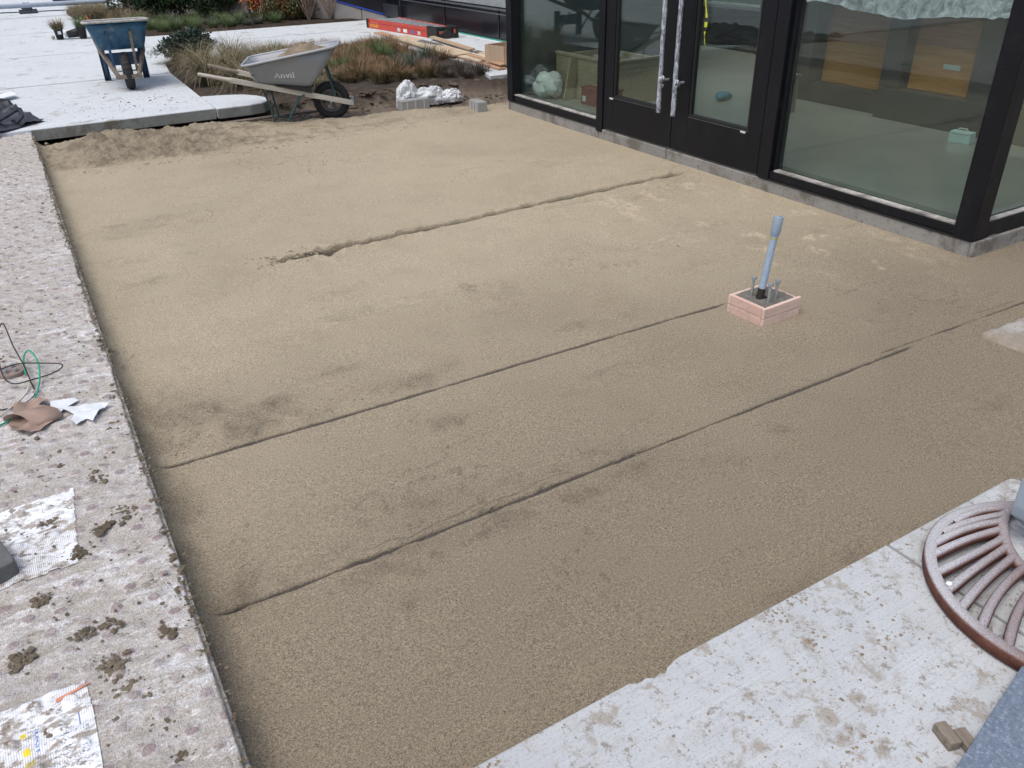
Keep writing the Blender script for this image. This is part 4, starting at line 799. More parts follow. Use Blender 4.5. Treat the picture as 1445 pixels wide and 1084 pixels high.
# lettering on the near side: slab letters built from strokes
def stroke_letters():
    L = {'A': [((0,0),(.5,1)),((.5,1),(1.0,0)),((.22,.38),(.78,.38)),((-.12,.02),(.22,.02)),((.72,.02),(1.15,.02))],
         'n': [((.12,.62),(.12,0)),((.12,.50),(.42,.66)),((.42,.66),(.62,.5)),((.62,.5),(.62,0)),((-.05,.02),(.28,.02)),((.45,.02),(.8,.02)),((-.05,.64),(.14,.64))],
         'v': [((.05,.64),(.35,0)),((.35,0),(.66,.64)),((-.08,.64),(.2,.64)),((.5,.64),(.8,.64))],
         'i': [((.15,.62),(.15,0)),((-.03,.02),(.33,.02)),((-.03,.64),(.16,.64)),((.1,.9),(.22,.9))],
         'l': [((.15,1),(.15,0)),((-.03,.02),(.33,.02)),((-.03,.98),(.16,.98))]}
    adv = {'A':1.25,'n':.98,'v':.88,'i':.50,'l':.45}; x = 0; out = []
    for ch in 'Anvil':
        for (p,q) in L[ch]: out.append(((x+p[0],p[1]),(x+q[0],q[1]),.21 if abs(p[0]-q[0])<.35 and abs(p[1]-q[1])>.3 else .13))
        x += adv[ch]
    return out, x
# near wall plane of the tub: from bottom edge to rim edge
def wallpt(x, t, off=.0035):
    xb = x; wb = .21+(.17-.21)*((x+.66)/(.48)); wr = .33+(.225-.33)*((x+.76)/.88); 
    y = -(wb+(wr-wb)*t); z = zb(x)*(1-t)+zr(x)*t
    return Vector((x, y-.004-off, z))
sts, W0 = stroke_letters(); b = MB(); S = .185/W0; 
for (p,q,wd) in sts:
    pu = Vector((p[0],p[1])); qu = Vector((q[0],q[1])); d = (qu-pu); d.normalize(); nrm = Vector((-d.y,d.x))*wd*.5; vs=[]
    for c_ in (pu-nrm, qu-nrm, qu+nrm, pu+nrm): vs.append(wallpt(-.485+c_.x*S, .30+c_.y*S*4.6*.85, .004))
    for c_ in (pu-nrm, qu-nrm, qu+nrm, pu+nrm): vs.append(wallpt(-.485+c_.x*S, .30+c_.y*S*4.6*.85, .002))
    b.add(vs, [(0,1,2,3),(0,4,5,1),(1,5,6,2),(2,6,7,3),(3,7,4,0)])
b.build('lettering', WHITE, gw)
# blue one, seen from the front
bw = empty('wheelbarrow', (1.15,10.39,.13), math.atan2(-.996,-.088)); tag(bw, 'scuffed dark blue steel wheelbarrow standing on the white concrete, its wheel to the front', 'wheelbarrow')
wheel(bw, .196, .10)
zb = lambda x: .415-.02*(x+.05); zr = lambda x: .700+.06*(x)
tub(bw, (-.55,-.04,.21,.225), (-.80,.12,.31,.325), zb, zr, BTUB, RIMM, .026)
for s_ in (-1,1):
    b = MB(); b.beam((.16,s_*.105,.165),(-.22,s_*.225,.395),.035,.045); b.build('front_arm', MUDW, bw, .004)
    MB().beam((-.21,s_*.222,.385),(-1.35,s_*.30,.60),.036,.045).build('handle', MUDW, bw, .004)
    b = MB(); b.beam((.075,s_*.125-.01,.60),(.045,s_*.11-.01,.19),.028,.012,(1,0,0)); b.blob((.08,s_*.125-.01,.60),.014,3,1,1,.1); b.build('tub_brace', BSTEEL if s_<0 else MUDW, bw, .002)
    b = MB(); b.box((-.83,s_*.215-.035,.0),(-.825,s_*.215+.035,.36)).box((-.825,s_*.215-.035,.0),(-.77,s_*.215-.030,.36)).box((-.825,s_*.215+.030,.0),(-.77,s_*.215+.035,.36)).box((-.83,s_*.215-.035,-.0),(-.77,s_*.215+.035,.006)); b.build('leg', BSTEEL, bw, .002)
    MB().beam((-.5,s_*.215,.36),(-.78,s_*.215,.05),.03,.008,(1,0,0)).build('leg_stay', BSTEEL, bw)
MB().box((-.80,-.18,.16),(-.79,.18,.30)).build('leg_panel', BSTEEL, bw, .002)
MB().box((.15,-.135,.135),(.185,.135,.18)).build('nose_bar', MUDW, bw, .005)

# ================================================================ BAG, BLOCKS, LADDER, BOARDS
def lumpy(b, c, rad, seed, amp=.25, sub=4, rz=0):
    bm = bmesh.new(); bmesh.ops.create_icosphere(bm, subdivisions=sub, radius=1); vs = []
    P_ = np.array([v.co[:] for v in bm.verts]); k = 1+amp*(np.abs(fbm(P_[:,0]*1.7+seed, P_[:,1]*1.7+P_[:,2]*1.3, seed, 4))*1.6-.3) + .10*fbm(P_[:,0]*5+P_[:,2]*3, P_[:,1]*5, seed+2, 3)
    for p,kk in zip(P_, k):
        x,y,z = p[0]*rad[0]*kk, p[1]*rad[1]*kk, max(p[2],-.35)*rad[2]*kk
        vs.append((c[0]+x*math.cos(rz)-y*math.sin(rz), c[1]+x*math.sin(rz)+y*math.cos(rz), c[2]+z))
    b.add(vs, [tuple(v.index for v in f.verts) for f in bm.faces], False); bm.free()
n = NT('white_bag_print'); wv = n.noise(13, 3, .6, n.map((1,1,2.2)), 1.8); band = n.rng(n.noise(3.2, 1, .5), .47, .50)
ink = n.math('MULTIPLY', n.math('MULTIPLY', n.math('GREATER_THAN', wv, .53), n.math('LESS_THAN', wv, .565)), band)
BAG = n.out(n.mix(ink, (.68,.71,.74), (.04,.04,.05)), .45, n.bump(n.noise(16,5,.7), .6, .02), 0, .4)
b = MB(); lumpy(b,(-.22,.02,.05),(.13,.10,.19),1,.35,4,.2); lumpy(b,(.0,.03,.04),(.21,.12,.12),3,.4,4,.1); lumpy(b,(.10,.02,.09),(.13,.06,.08),6,.3,4,.5); lumpy(b,(.27,.0,.03),(.15,.10,.09),5,.35,4,-.1)
tag(place(b.build('plastic_bag', BAG), (3.80,8.28,-.01)), 'crumpled white plastic sack with black print behind the grey concrete block', 'bag')
BLK = mat_conc('grey_block_concrete', (.34,.345,.34), (.27,.275,.27), samt=.2, broom=False, spk=1)
def block(nm, loc, rz, sx_, sy_, sz_, lab):
    e = empty(nm, loc, rz); tag(e, lab, 'block'); MB().box((0,0,0),(sx_,sy_,sz_)).build('body', BLK, e, .005)
    m = bpy.data.materials.get('pale_smear') or simple('pale_smear', (.52,.52,.50), .9, var=.1)
    for k in (.17,.47,.78): MB().box((sx_*k,-.0015,.008),(sx_*k+.010,-.0003,sz_*.93)).build('score_line', m, e) if sx_ > sy_ else MB().box((-.0015,sy_*k,.008),(-.0003,sy_*k+.012,sz_*.93)).build('score_line', m, e)
    return e
block('concrete_block', (3.39,8.00,.0), .04, .32, .105, .10, 'long grey concrete block lying in front of the white plastic sack')
block('concrete_block', (3.40,7.97,-.045), .3, .11, .12, .043, 'flat bit of grey block wedged under the left end of the long block')
block('concrete_block', (4.005,7.50,-.01), -.05, .105, .225, .105, 'short grey concrete block standing apart near the corner of the glass building')
# ladder
ld = empty('stepladder', (5.85,13.3,.13)); tag(ld, 'orange red fibreglass ladder with grey rungs lying folded on the concrete by the black wall', 'ladder')
LRED = simple('red_fibreglass', (.55,.055,.03), .4, var=.1); LGR = simple('ladder_aluminium', (.36,.38,.41), .5, metal=.1)
def L3(x,y,z): return Vector((x-5.85,y-13.3,z-.13))
A0,B0,A1,B1 = (5.60,14.38),(5.80,12.40),(6.10,14.25),(6.13,12.35)
for (a,c) in ((A0,B0),(A1,B1)):
    MB().beam(L3(*a,.175),L3(*c,.175),.03,.085).build('rail', LRED, ld, .003); MB().beam(L3(a[0]+.01,a[1],.250),L3(c[0]+.01,c[1],.250),.035,.05).build('rail', LRED, ld, .003)
    MB().beam(L3(a[0],a[1]+.05,.20),L3(a[0],a[1]-.02,.20),.05,.15).build('rail_cap', BLACK, ld, .006)
for k in range(9):
    t = (k+.6)/9.4; p = [A0[i]+(B0[i]-A0[i])*t for i in (0,1)]; q = [A1[i]+(B1[i]-A1[i])*t for i in (0,1)]
    MB().beam(L3(*p,.262), L3(*q,.262), .075, .022).build('rung', LGR, ld, .003)
    MB().beam(L3(*p,.19), L3(*q,.19), .03, .022).build('rung', LGR, ld, .003)
b = MB(); b.beam(L3(5.805,12.42,.215),L3(5.83,12.12,.215),.05,.17).beam(L3(6.13,12.37,.215),L3(6.14,12.08,.215),.05,.17); b.beam(L3(5.83,12.22,.26),L3(6.13,12.20,.26),.16,.05); b.beam(L3(5.83,12.11,.17),L3(6.13,12.09,.17),.03,.06)
b.build('end_foot', BLACK, ld, .006)
MB().tube([L3(5.98,12.13,.20),L3(5.98,12.08,.20)], .06, 20).tube([L3(5.98,12.08,.20),L3(5.98,12.07,.20)], .03, 14).build('swivel_foot', simple('dark_rubber_foot', (.03,.03,.03), .5), ld, .003)
MB().box((.24,-1.215,.07),(.28,-1.205,.13)).build('red_tag', simple('red_tag', (.6,.12,.06), .5), ld)
for (t,wd,m) in [(.52,.10,STICK),(.62,.12,WHITE),(.74,.10,simple('blue_sticker', (.08,.16,.42), .5)),(.85,.08,STICK)]:
    p = Vector((A0[0]+(B0[0]-A0[0])*t, A0[1]+(B0[1]-A0[1])*t, 0)); q = Vector((A0[0]+(B0[0]-A0[0])*(t+wd/2), A0[1]+(B0[1]-A0[1])*(t+wd/2), 0))
    MB().beam(L3(p.x-.0165,p.y,.178),L3(q.x-.0165,q.y,.178),.002,.05).build('sticker', m, ld)
b = MB(); YL = simple('yellow_print', (.75,.55,.04), .5)
for k,(dz,hh_) in enumerate([(0,.045),(0,.045),(.012,.02),(0,.045),(0,.045),(-.012,.02),(0,.045),(0,.045)]):
    t = .05+k*.018; p = Vector((A0[0]+(B0[0]-A0[0])*t, A0[1]+(B0[1]-A0[1])*t, 0)); b.beam(L3(p.x-.0165,p.y,.178+dz),L3(p.x-.0155,p.y-.018,.178+dz),.002,hh_)
b.build('yellow_print', YL, ld)
# boards
def board(poly, z, th, m, lab, tilt=0):
    cx = sum(p[0] for p in poly)/len(poly); cy = sum(p[1] for p in poly)/len(poly)
    o = MB().prism([(x-cx,y-cy) for x,y in poly], 0, th).build('board', m, None, .003); o.location = (cx,cy,z); o.rotation_euler.x = tilt; return tag(o, lab, 'board')
board([(5.33,13.5),(5.47,13.5),(5.19,8.95),(5.07,8.93)], .132, .022, PLYO, 'longest orange brown board lying along the edge of the planting bed under the plywood')
board([(5.22,12.6),(5.52,12.58),(5.40,10.2),(5.06,10.13)], .156, .02, PLY, 'wide pale plywood sheet with a grey scuff on top of the other boards')
board([(5.69,12.14),(5.79,12.17),(5.61,10.52),(5.51,10.50)], .156, .024, mat_wood('tan_board', (.42,.30,.19), (.52,.39,.27), axis=1), 'narrow tan board lying beside the wide plywood near the ladder foot')
board([(5.13,10.1),(5.50,10.12),(5.46,9.75),(5.12,9.5)], .156, .012, simple('pale_ply', (.62,.53,.40), .7), 'small pale plywood offcut at the near end of the wide sheet')
board([(5.24,10.08),(5.32,10.08),(5.22,9.02),(5.13,8.98)], .170, .016, PLYO, 'short orange offcut pointing toward the cardboard coloured crate')
board([(5.55,10.45),(5.62,10.47),(5.60,10.05),(5.52,10.05)], .132, .03, MUDW, 'stubby dark wood offcut beside the wooden crate')
board([(5.45,10.12),(5.53,10.14),(5.62,9.75),(5.54,9.72)], .160, .02, PLY, 'tiny pale strip of wood leaning over the offcuts')
cr = empty('wooden_crate', (5.18,9.36,.16), 0); tag(cr, 'open topped crate of upright light wood boards at the corner of the glass building', 'crate')
for k in range(4): MB().box((.0+k*.092,-.012,0),(.089+k*.092,0,.215)).build('plank', mat_wood('crate_wood', (.42,.31,.21), (.53,.41,.30), axis=2) if 'crate_wood' not in bpy.data.materials else bpy.data.materials['crate_wood'], cr, .002)
CW = bpy.data.materials['crate_wood']
for k in range(4): MB().box((-.012,.002+k*.085,0),(0,.083+k*.085,.213)).build('plank', CW, cr, .002); MB().box((.368,.002+k*.085,0),(.38,.083+k*.085,.213)).build('plank', CW, cr, .002)
MB().box((0,.342,0),(.368,.354,.214)).build('back_board', PLYO, cr, .002); MB().box((.0,.0,.0),(.368,.342,.01)).build('base_board', PLYO, cr)
for o in list(cr.children): 
    pass
cr.rotation_euler.z = math.radians(-80); cr.location = (5.17,9.42,.156)
# dark rubber/paper scuff on the plywood
tag(MB().prism([(5.30,11.75),(5.44,11.9),(5.47,11.3),(5.40,11.05),(5.33,11.3)], .1765, .1785).build('dark_patch', simple('grey_film', (.16,.16,.17), .6)), 'dark grey scrap of film lying on the wide plywood sheet', 'film')

# ================================================================ PLANTS
def tuft_mesh(name, n_, h_, spread, droop, seed, mat, wd=.006, r0=.05, segs=4, base_r=(0,1)):
    rnd = random.Random(seed); vs=[]; fs=[]; t_=[]; r_=[]
    for k in range(n_):
        a = rnd.uniform(0,2*math.pi); rr = r0*math.sqrt(rnd.random()); x = rr*math.cos(a); y = rr*math.sin(a)
        a2 = a+rnd.gauss(0,.5); el = math.radians(90)-abs(rnd.gauss(0,spread)); L = h_*rnd.uniform(.55,1.15); w_ = wd*rnd.uniform(.7,1.3); rv = rnd.random()
        z = 0; dl = L/segs; px_,py_ = -math.sin(a2),math.cos(a2)
        for s_ in range(segs+1):
            t = s_/segs; ww = w_*(1-t*.85)*.5; i = len(vs); vs += [(x-px_*ww,y-py_*ww,z),(x+px_*ww,y+py_*ww,z)]; t_ += [t,t]; r_ += [rv,rv]
            if s_: fs.append((i-2,i-1,i+1,i))
            x += math.cos(el)*math.cos(a2)*dl; y += math.cos(el)*math.sin(a2)*dl; z = max(z+math.sin(el)*dl, .004); el -= droop*rnd.uniform(.6,1.4)/segs
    me = bpy.data.meshes.new(name); me.from_pydata(vs, [], fs)
    for k_, a_ in (('t',t_),('r',r_)): at = me.attributes.new(k_,'FLOAT','POINT'); at.data.foreach_set('value', np.array(a_,np.float32))
    me.materials.append(mat); return me
M_TAN = mat_blade('arching_sedge', (.075,.080,.036), (.27,.225,.135), (.36,.30,.19)); M_RUS = mat_blade('russet_sedge', (.060,.085,.032), (.21,.115,.062), (.34,.25,.15))
M_GRN = mat_blade('green_grass', (.045,.075,.028), (.10,.17,.06), (.20,.21,.10)); M_BLU = mat_blade('blue_green_grass', (.030,.042,.030), (.085,.105,.075), (.14,.15,.11)); M_GRY = mat_blade('grey_brown_sedge', (.035,.030,.024), (.12,.10,.085), (.17,.145,.12))
rnd = random.Random(11)
def scatter(kind, meshes, pts, label, group, zb_=.10):
    for (x,y,s_) in pts:
        o = link(kind, rnd.choice(meshes)); o.location = (x,y,zb_); o.scale = (s_,s_,s_*rnd.uniform(.85,1.15)); o.rotation_euler.z = rnd.uniform(0,6.28)
        tag(o, label, 'grass', group)
TAN = [tuft_mesh('arching_tuft', 620, .60, .42, 2.1, k, M_TAN, .006, .09, 6) for k in range(3)]
RUS = [tuft_mesh('russet_tuft', 420, .185, .55, .8, 10+k, M_RUS, .0055, .085) for k in range(3)]
GRN = [tuft_mesh('green_tuft', 320, .21, .5, .7, 20+k, M_GRN, .0065, .07) for k in range(3)]
BLU = [tuft_mesh('pale_tuft', 320, .19, .55, .9, 30+k, M_BLU, .006, .08) for k in range(2)]
GRY = [tuft_mesh('grey_tuft', 330, .17, .55, .8, 40+k, M_GRY, .005, .09) for k in range(2)]
scatter('arching_grass', TAN, [(2.02,10.45,.9),(2.30,9.95,.85),(2.62,9.75,.8),(2.35,10.75,1.0),(2.72,10.5,1.0),(2.10,11.25,.95),(2.55,11.45,1.0),(2.95,11.0,.9),(2.98,9.65,.6),(3.0,10.2,.75),(2.72,9.32,.55),(2.50,9.45,.6),(2.95,9.30,.42),(3.12,9.62,.5),(2.0,11.95,.7),(2.9,11.75,.8)], 'large arching tan and olive grass clump behind the handles of the grey wheelbarrow', 'arching tan grasses', .09)
scatter('green_grass', GRN, [(3.28,12.15,1.05)], 'spiky green grass clump rising behind the rear of the grey tub', None); scatter('green_grass', GRN, [(2.35,9.62,.5)], 'small bright green tuft under the wooden handles of the grey wheelbarrow', None)
pr_ = []; 
def ok(x,y,pts,dm): return all((x-a)**2+(y-c)**2 > dm*dm for a,c,_ in pts)
allp = []; R_,G_,U_,Y_ = [],[],[],[]
tries = 0
while tries < 4000 and len(allp) < 118:
    tries += 1; x = rnd.uniform(3.1,5.02); y = rnd.uniform(8.85,12.35)
    if x > 4.95-.0*(y-9): continue
    if y < 9.2+.35*(x<3.5) +.05*(x<4.2) - .3*(x>4.45): continue
    if not ok(x,y,allp,.215): continue
    s_ = rnd.uniform(.75,1.15); allp.append((x,y,s_))
    v = vn(np.array(x*1.6),np.array(y*1.1),3)
    if y < 9.95 and x > 4.35: Y_.append((x,y,s_*.85))
    elif .3 < (y-9.6)/1.6 < .9 and v > .55 or (v > .70): G_.append((x,y,s_))
    elif v < .28 and y < 10.6: U_.append((x,y,s_))
    else: R_.append((x,y,s_*1.05))
scatter('russet_grass', RUS, R_, 'russet tipped fine grass clump in the bed between the grey wheelbarrow and the boards', 'russet tipped grasses')
scatter('green_grass', GRN, G_, 'green grass clump among the russet grasses of the near bed', 'green grasses in the near bed'); scatter('blue_green_grass', BLU, U_, 'pale blue green grass clump at the front of the near bed', 'blue green grasses in the near bed')
scatter('grey_grass', GRY, Y_, 'grey brown withered grass clump at the right end of the near bed', 'withered grasses in the near bed')
scatter('russet_grass', RUS, [(3.42,9.52,.75)], 'small lone russet tuft right of the grey wheelbarrow wheel', None, .09); scatter('russet_grass', RUS, [(3.88,9.75,.72)], 'small lone russet tuft above the white plastic sack', None, .09)
def leafball(name, n_, rad, leaf, seed, mat, stems=10, zc=None, inner=.35, elong=1.6, stemmat=None, label=None, cat='shrub', group=None, loc=(0,0,0), arm=None):
    rnd = random.Random(seed); vs=[]; fs=[]; r_=[]; nr = random.Random(seed+1)
    lumps = [(nr.gauss(0,.5),nr.gauss(0,.5),nr.uniform(-.5,.8),nr.uniform(.35,.6)) for _ in range(14)]; zc = zc if zc is not None else rad[2]
    k = 0
    while k < n_:
        lx,ly,lz,lr = rnd.choice(lumps); v = Vector((rnd.gauss(0,1),rnd.gauss(0,1),rnd.gauss(0,1))).normalized()*(lr*rnd.uniform(inner,1)**.5)
        p = Vector((lx,ly,lz))*.75+v
        if p.length > 1.12: continue
        q = Vector((p.x*rad[0],p.y*rad[1],p.z*rad[2]+zc))
        if q.z < .02: continue
        d = (v+Vector((rnd.gauss(0,.6),rnd.gauss(0,.6),rnd.gauss(0,.6)))).normalized(); u = d.cross(Vector((rnd.gauss(0,1),rnd.gauss(0,1),rnd.gauss(0,1)))).normalized()
        s_ = leaf*rnd.uniform(.6,1.3); i = len(vs); m = d.cross(u)*.15*s_
        vs += [q, q+d*s_*elong*.5+u*s_*.42+m, q+d*s_*elong, q+d*s_*elong*.5-u*s_*.42+m]; fs.append((i,i+1,i+2,i+3)); rv = min(1,max(0,rnd.gauss(.5+.18*math.sin(lx*9+ly*7),.22))); r_ += [rv]*4; k += 1
    e = empty(name, loc); tag(e, label, cat, group)
    me = bpy.data.meshes.new('foliage'); me.from_pydata(vs, [], fs); at = me.attributes.new('r','FLOAT','POINT'); at.data.foreach_set('value', np.array(r_,np.float32)); link('foliage', me, mat, e)
    b = MB()
    for _ in range(stems):
        a = rnd.uniform(0,6.28); el = rnd.uniform(.2,1.0); e1 = Vector((math.cos(a)*rad[0]*el*.8, math.sin(a)*rad[1]*el*.8, zc+rad[2]*rnd.uniform(.0,.6)))
        b.tube([(0,0,0),(e1*.5+Vector((0,0,.02))),e1],[.012,.007,.003],5)
    b.build('stem', stemmat or MUDW, e); return e
BOX = mat_leaf('boxwood_leaf', [(.010,.022,.009),(.032,.068,.024),(.065,.12,.042)]); JUN = mat_leaf('juniper_leaf', [(.018,.034,.022),(.040,.068,.045),(.075,.115,.085)])
for i,(x,y,rr,hh_,lab) in enumerate([(2.52,19.3,.45,.48,'leftmost dark green clipped bush of the far hedge row'),(2.72,18.45,.42,.42,'front dark green bush of the hedge row just above the blue wheelbarrow'),(3.22,18.4,.45,.50,'third dark green bush from the left in the hedge row'),(3.62,17.95,.42,.52,'fourth dark green bush in the hedge row, left of the orange shrub'),(4.02,17.95,.36,.55,'rightmost dark green bush of the hedge row beside the orange shrub')]):
    leafball('hedge_bush', 7000, (rr,rr,hh_), .036, 50+i, BOX, 8, label=lab, group='dark green hedge row', loc=(x,y,.13))
e = leafball('juniper', 3600, (.34,.30,.20), .030, 61, JUN, 12, .20, .2, 2.2, label='blue green juniper bush at the back left corner of the near bed', loc=(2.20,12.25,.11))
b = MB(); vs=[];
me = bpy.data.meshes.new('sprays'); vs=[];fs=[];r_=[]; rj = random.Random(4)
for a,L in [(math.pi*1.0,.52),(math.pi*1.08,.46),(math.pi*.93,.44),(math.pi*1.2,.42),(math.pi*.05,.45),(math.pi*1.5,.38),(.5,.40),(math.pi*.8,.42),(2.2,.4)]:
    for k in range(130):
        t = rj.uniform(.4,1); q = Vector((math.cos(a)*L*t, math.sin(a)*L*t, .24+.10*t-.20*t*t)) + Vector((rj.gauss(0,.022),rj.gauss(0,.022),rj.gauss(0,.015)))
        d = Vector((math.cos(a+rj.gauss(0,.7)),math.sin(a+rj.gauss(0,.7)),rj.gauss(.1,.3))).normalized(); u = d.cross(Vector((0,0,1))).normalized(); s_ = rj.uniform(.02,.04); i=len(vs)
        vs += [q,q+d*s_+u*s_*.3,q+d*s_*2,q+d*s_-u*s_*.3]; fs.append((i,i+1,i+2,i+3)); r_ += [rj.random()]*4
me.from_pydata(vs,[],fs); at = me.attributes.new('r','FLOAT','POINT'); at.data.foreach_set('value', np.array(r_,np.float32)); link('sprays', me, JUN, e)
RED = mat_leaf('red_leaf', [(.10,.018,.020),(.16,.035,.030),(.30,.10,.06)]); ORG = mat_leaf('orange_leaf', [(.18,.045,.015),(.50,.14,.03),(.62,.27,.06)]); MIX = mat_leaf('mixed_leaf', [(.045,.065,.020),(.10,.10,.03),(.22,.07,.045)])
leafball('autumn_shrub', 1500, (.30,.28,.34), .038, 71, ORG, 10, .40, label='bright orange leaved shrub right of the dark hedge', loc=(4.36,16.95,.15), group='autumn coloured shrubs')
leafball('autumn_shrub', 1700, (.30,.28,.30), .036, 72, RED, 10, .34, label='dark red leaved shrub between the two orange ones', loc=(4.66,16.65,.15), group='autumn coloured shrubs')
leafball('autumn_shrub', 500, (.13,.13,.20), .036, 73, ORG, 6, .22, label='small orange shrub between the red shrubs', loc=(4.84,16.45,.15), group='autumn coloured shrubs')
leafball('autumn_shrub', 2600, (.36,.32,.30), .036, 74, MIX, 14, .27, label='green and yellow lower shrub under the red one near the bare twigs', loc=(4.98,16.30,.15), group='autumn coloured shrubs')
leafball('autumn_shrub', 1500, (.34,.30,.22), .036, 75, RED, 10, .58, label='tall dark red shrub behind the green and yellow one', loc=(5.0,16.45,.15), group='autumn coloured shrubs')
leafball('autumn_shrub', 900, (.24,.22,.22), .034, 76, MIX, 8, .18, label='low green shrub in front of the orange and red shrubs', loc=(4.50,16.40,.15), group='autumn coloured shrubs')
TW = simple('pale_twig', (.26,.20,.165), .8, var=.3)
def twigs(x,y,h_,n_,seed,lab):
    rnd = random.Random(seed); e = empty('bare_shrub', (x,y,.14)); tag(e, lab, 'shrub', 'bare twiggy shrubs')
    b = MB()
    for k in range(n_):
        a = rnd.uniform(0,6.28); r1 = rnd.uniform(.05,.26); p1 = Vector((math.cos(a)*r1*.5,math.sin(a)*r1*.5,h_*.45)); p2 = Vector((math.cos(a)*r1,math.sin(a)*r1,h_*rnd.uniform(.8,1.1))); b.tube([(0,0,0),p1,p2],[.007,.0045,.002],4)
        for j in range(4):
            t = rnd.uniform(.2,.9); q = p1+(p2-p1)*t; b.tube([q,q+Vector((rnd.gauss(0,.05),rnd.gauss(0,.05),rnd.uniform(.04,.12)))],[.003,.0015],3)
    b.build('twig', TW, e)
    b = MB()
    for k in range(120):
        a = rnd.uniform(0,6.28); r1 = rnd.uniform(.02,.28); z = rnd.uniform(.3,1.05)*h_; q = Vector((math.cos(a)*r1*z/h_,math.sin(a)*r1*z/h_,z)); d = Vector((rnd.gauss(0,1),rnd.gauss(0,1),rnd.gauss(0,1))).normalized()*.016; u = d.cross(Vector((0,0,1)))*.8
        b.add([q,q+d+u,q+d*2,q+d-u],[(0,1,2,3)])
    b.build('dry_leaves', simple('dry_leaf_%d'%seed, (.17,.10,.065), .8, var=.3), e)
twigs(5.06,15.95,.62,34,3,'bare twiggy shrub in front of the pale wall, the left of the two'); twigs(5.42,15.82,.58,34,4,'bare twiggy shrub nearest the blue tape, the right of the two')
tr = empty('young_tree', (4.25,17.0,.14)); tag(tr, 'thin straight trunk of a young tree standing in front of the orange shrub', 'tree')
MB().tube([(0,0,0),(.01,0,.8),(-.02,.01,2.0),(.0,.0,3.0)],[.028,.024,.02,.014],8).build('trunk', simple('grey_bark', (.10,.095,.085), .85, var=.3, scale=20, bump=.4), tr)
b = MB(); vs=[];fs=[];r_=[]; rj=random.Random(9)
for k in range(14):
    a = rj.uniform(0,6.28); z = rj.uniform(1.6,2.9); e1 = Vector((math.cos(a)*.6,math.sin(a)*.6,z+.5)); b.tube([(0,0,z),e1],[.01,.003],5)
    for j in range(60):
        q = Vector((0,0,z)).lerp(e1, rj.uniform(.3,1.1))+Vector((rj.gauss(0,.08),rj.gauss(0,.08),rj.gauss(0,.08))); d = Vector((rj.gauss(0,1),rj.gauss(0,1),rj.gauss(0,1))).normalized()*.03; u = d.cross(Vector((.3,.2,1)))*.6; i=len(vs); vs += [q,q+d+u,q+d*2,q+d-u]; fs.append((i,i+1,i+2,i+3)); r_ += [rj.random()]*4
b.build('branch', bpy.data.materials['grey_bark'], tr); me = bpy.data.meshes.new('crown'); me.from_pydata(vs,[],fs); at = me.attributes.new('r','FLOAT','POINT'); at.data.foreach_set('value', np.array(r_,np.float32)); link('crown', me, MIX, tr)
# far bed mulch mound
gx = np.linspace(1.2,6.3,120); gy = np.linspace(15.55,23.0,150); A,B = np.meshgrid(gx,gy)
left = np.interp(B, [15.6,17,18.5,20,21.5,23], [2.15,1.86,1.62,1.42,1.40,1.5]); right = np.interp(B,[15.5,15.8,17,23],[6.35,5.5,4.9,1.9])
front = 15.66-.02*(A-2.2)
ed = np.minimum.reduce([A-left, B-front, right+.25-A]); hz = .13-.03 + .07*ss(-.02,.12,ed) + .02*fbm(A*7,B*7,3,4)*ss(0,.2,ed)
hz = np.where(B > 22.2, hz-.1*ss(22.2,22.4,B), hz)
tag(link('mulch_bed', grid_mesh('mulch_bed', gx, gy, hz, MULCH)), kind='structure')
pts = []; tries = 0
while len(pts) < 46 and tries < 3000:
    tries += 1; x = rnd.uniform(2.3,4.5); y = rnd.uniform(15.85,17.4)
    if x < np.interp(y,[15.6,17,18.5],[2.3,2.0,1.8]) or not ok(x,y,pts,.24): continue
    pts.append((x,y,rnd.uniform(.7,1.05)))
scatter('green_grass', GRN+BLU[:1], pts, 'low green grass clump in the far bed in front of the dark hedge', 'green grasses of the far bed', .16)
pts = []; tries = 0
while len(pts) < 26 and tries < 3000:
    tries += 1; y = rnd.uniform(17.2,21.8); x = np.interp(y,[15.6,17,18.5,20,21.5,23], [2.15,1.86,1.62,1.42,1.40,1.5])+rnd.uniform(.12,.75)
    if not ok(x,y,pts,.28): continue
    pts.append((x,y,rnd.uniform(.9,1.4)))
scatter('tan_grass', TAN[:1]+RUS[:1], [(a,c,s_*.55) for a,c,s_ in pts], 'tan grass clump along the curved far edge of the white paving', 'tan grasses of the far bed', .16)
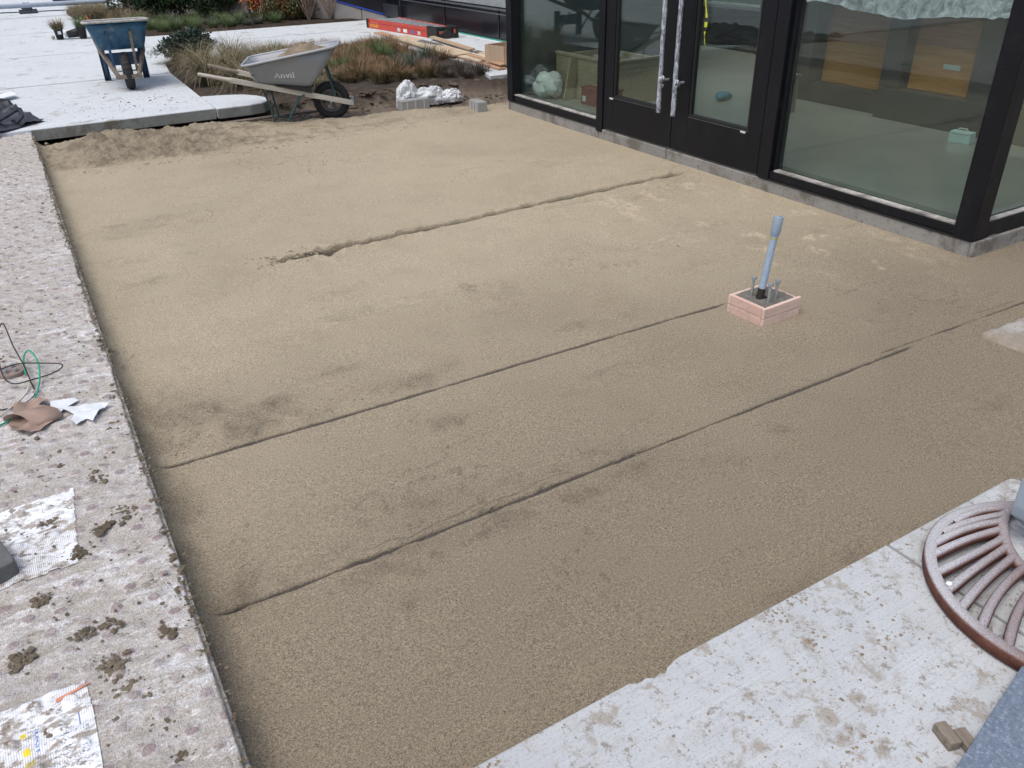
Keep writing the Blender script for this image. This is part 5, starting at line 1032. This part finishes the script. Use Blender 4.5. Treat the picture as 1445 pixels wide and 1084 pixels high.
# potted grasses
def pot(loc, rz, lean, kind, lab):
    e = empty('potted_grass', loc, rz); e.rotation_euler = (lean,0,rz); tag(e, lab, 'potted plant')
    b = MB(); rings = [[(r*math.cos(a),r*math.sin(a),z) for a in np.linspace(0,2*math.pi,25)[:-1]] for r,z in [(.052,0),(.072,.17),(.078,.172),(.078,.19),(.069,.19),(.066,.16)]]; b.rings(rings,True,False); b.build('pot', BLACK, e, fixn=True)
    MB().tube([(0,0,.150),(0,0,.160)],.065,16).build('potting_soil', MULCH, e); g_ = link('grass', kind, None, e); g_.location = (0,0,.16); return e
p = pot((.90,16.3,.13), 0, .08, RUS[0], 'small black nursery pot with brown grass and a white tag on the white paving'); MB().box((-.02,-.0765,.09),(.03,-.0745,.14)).build('tag', WHITE, p)
pot((1.24,16.15,.13), 1, 0, GRN[0], 'black nursery pot with green and yellow grass nearest the blue wheelbarrow')
e = empty('tipped_pot', (1.02,16.25,.20)); e.rotation_euler = (0,1.45,.2); tag(e, 'tipped over black pot spilling pale grass between the two upright pots', 'potted plant')
b = MB(); b.rings([[(r*math.cos(a),r*math.sin(a),z) for a in np.linspace(0,2*math.pi,25)[:-1]] for r,z in [(.050,0),(.070,.17),(.076,.19),(.064,.16)]],True,False); b.build('pot', BLACK, e, fixn=True); g_ = link('grass', BLU[0], None, e); g_.location = (0,0,.14); g_.scale=(.8,.8,.8)
o = MB().blob((0,0,.06),.07,2,2,.7,.15).build('white_sack', BAG); place(o,(1.06,16.75,.13)); tag(o,'small white plastic sack lying behind the potted grasses','bag')
o = MB().blob((0,0,.03),.035,5,1,.8,.2).build('stone', bpy.data.materials['pale_stone']); place(o,(.80,16.4,.13)); tag(o,'small dull stone left of the brown potted grass','stone')
b = MB().add([(0,0,.12),(.004,0,.34),(.07,.01,.22),(.0,.005,.23)],[(0,2,1),(0,1,3)]).tube([(0,0,0),(0,0,.34)],.003,5); o = b.build('marker_flag', simple('orange_flag',(.75,.18,.07),.6)); place(o,(1.36,16.2,.15),.3); tag(o,'little orange marker flag behind the blue wheelbarrow tub','flag')
o = MB().tube([(-.14,0,.045),(.14,0,.05)],.045,14).build('paper_roll', simple('pale_blue_roll',(.45,.52,.58),.5,var=.15)); place(o,(2.78,13.95,.13),.12); tag(o,'pale bluish roll lying on the walkway behind the juniper','roll')
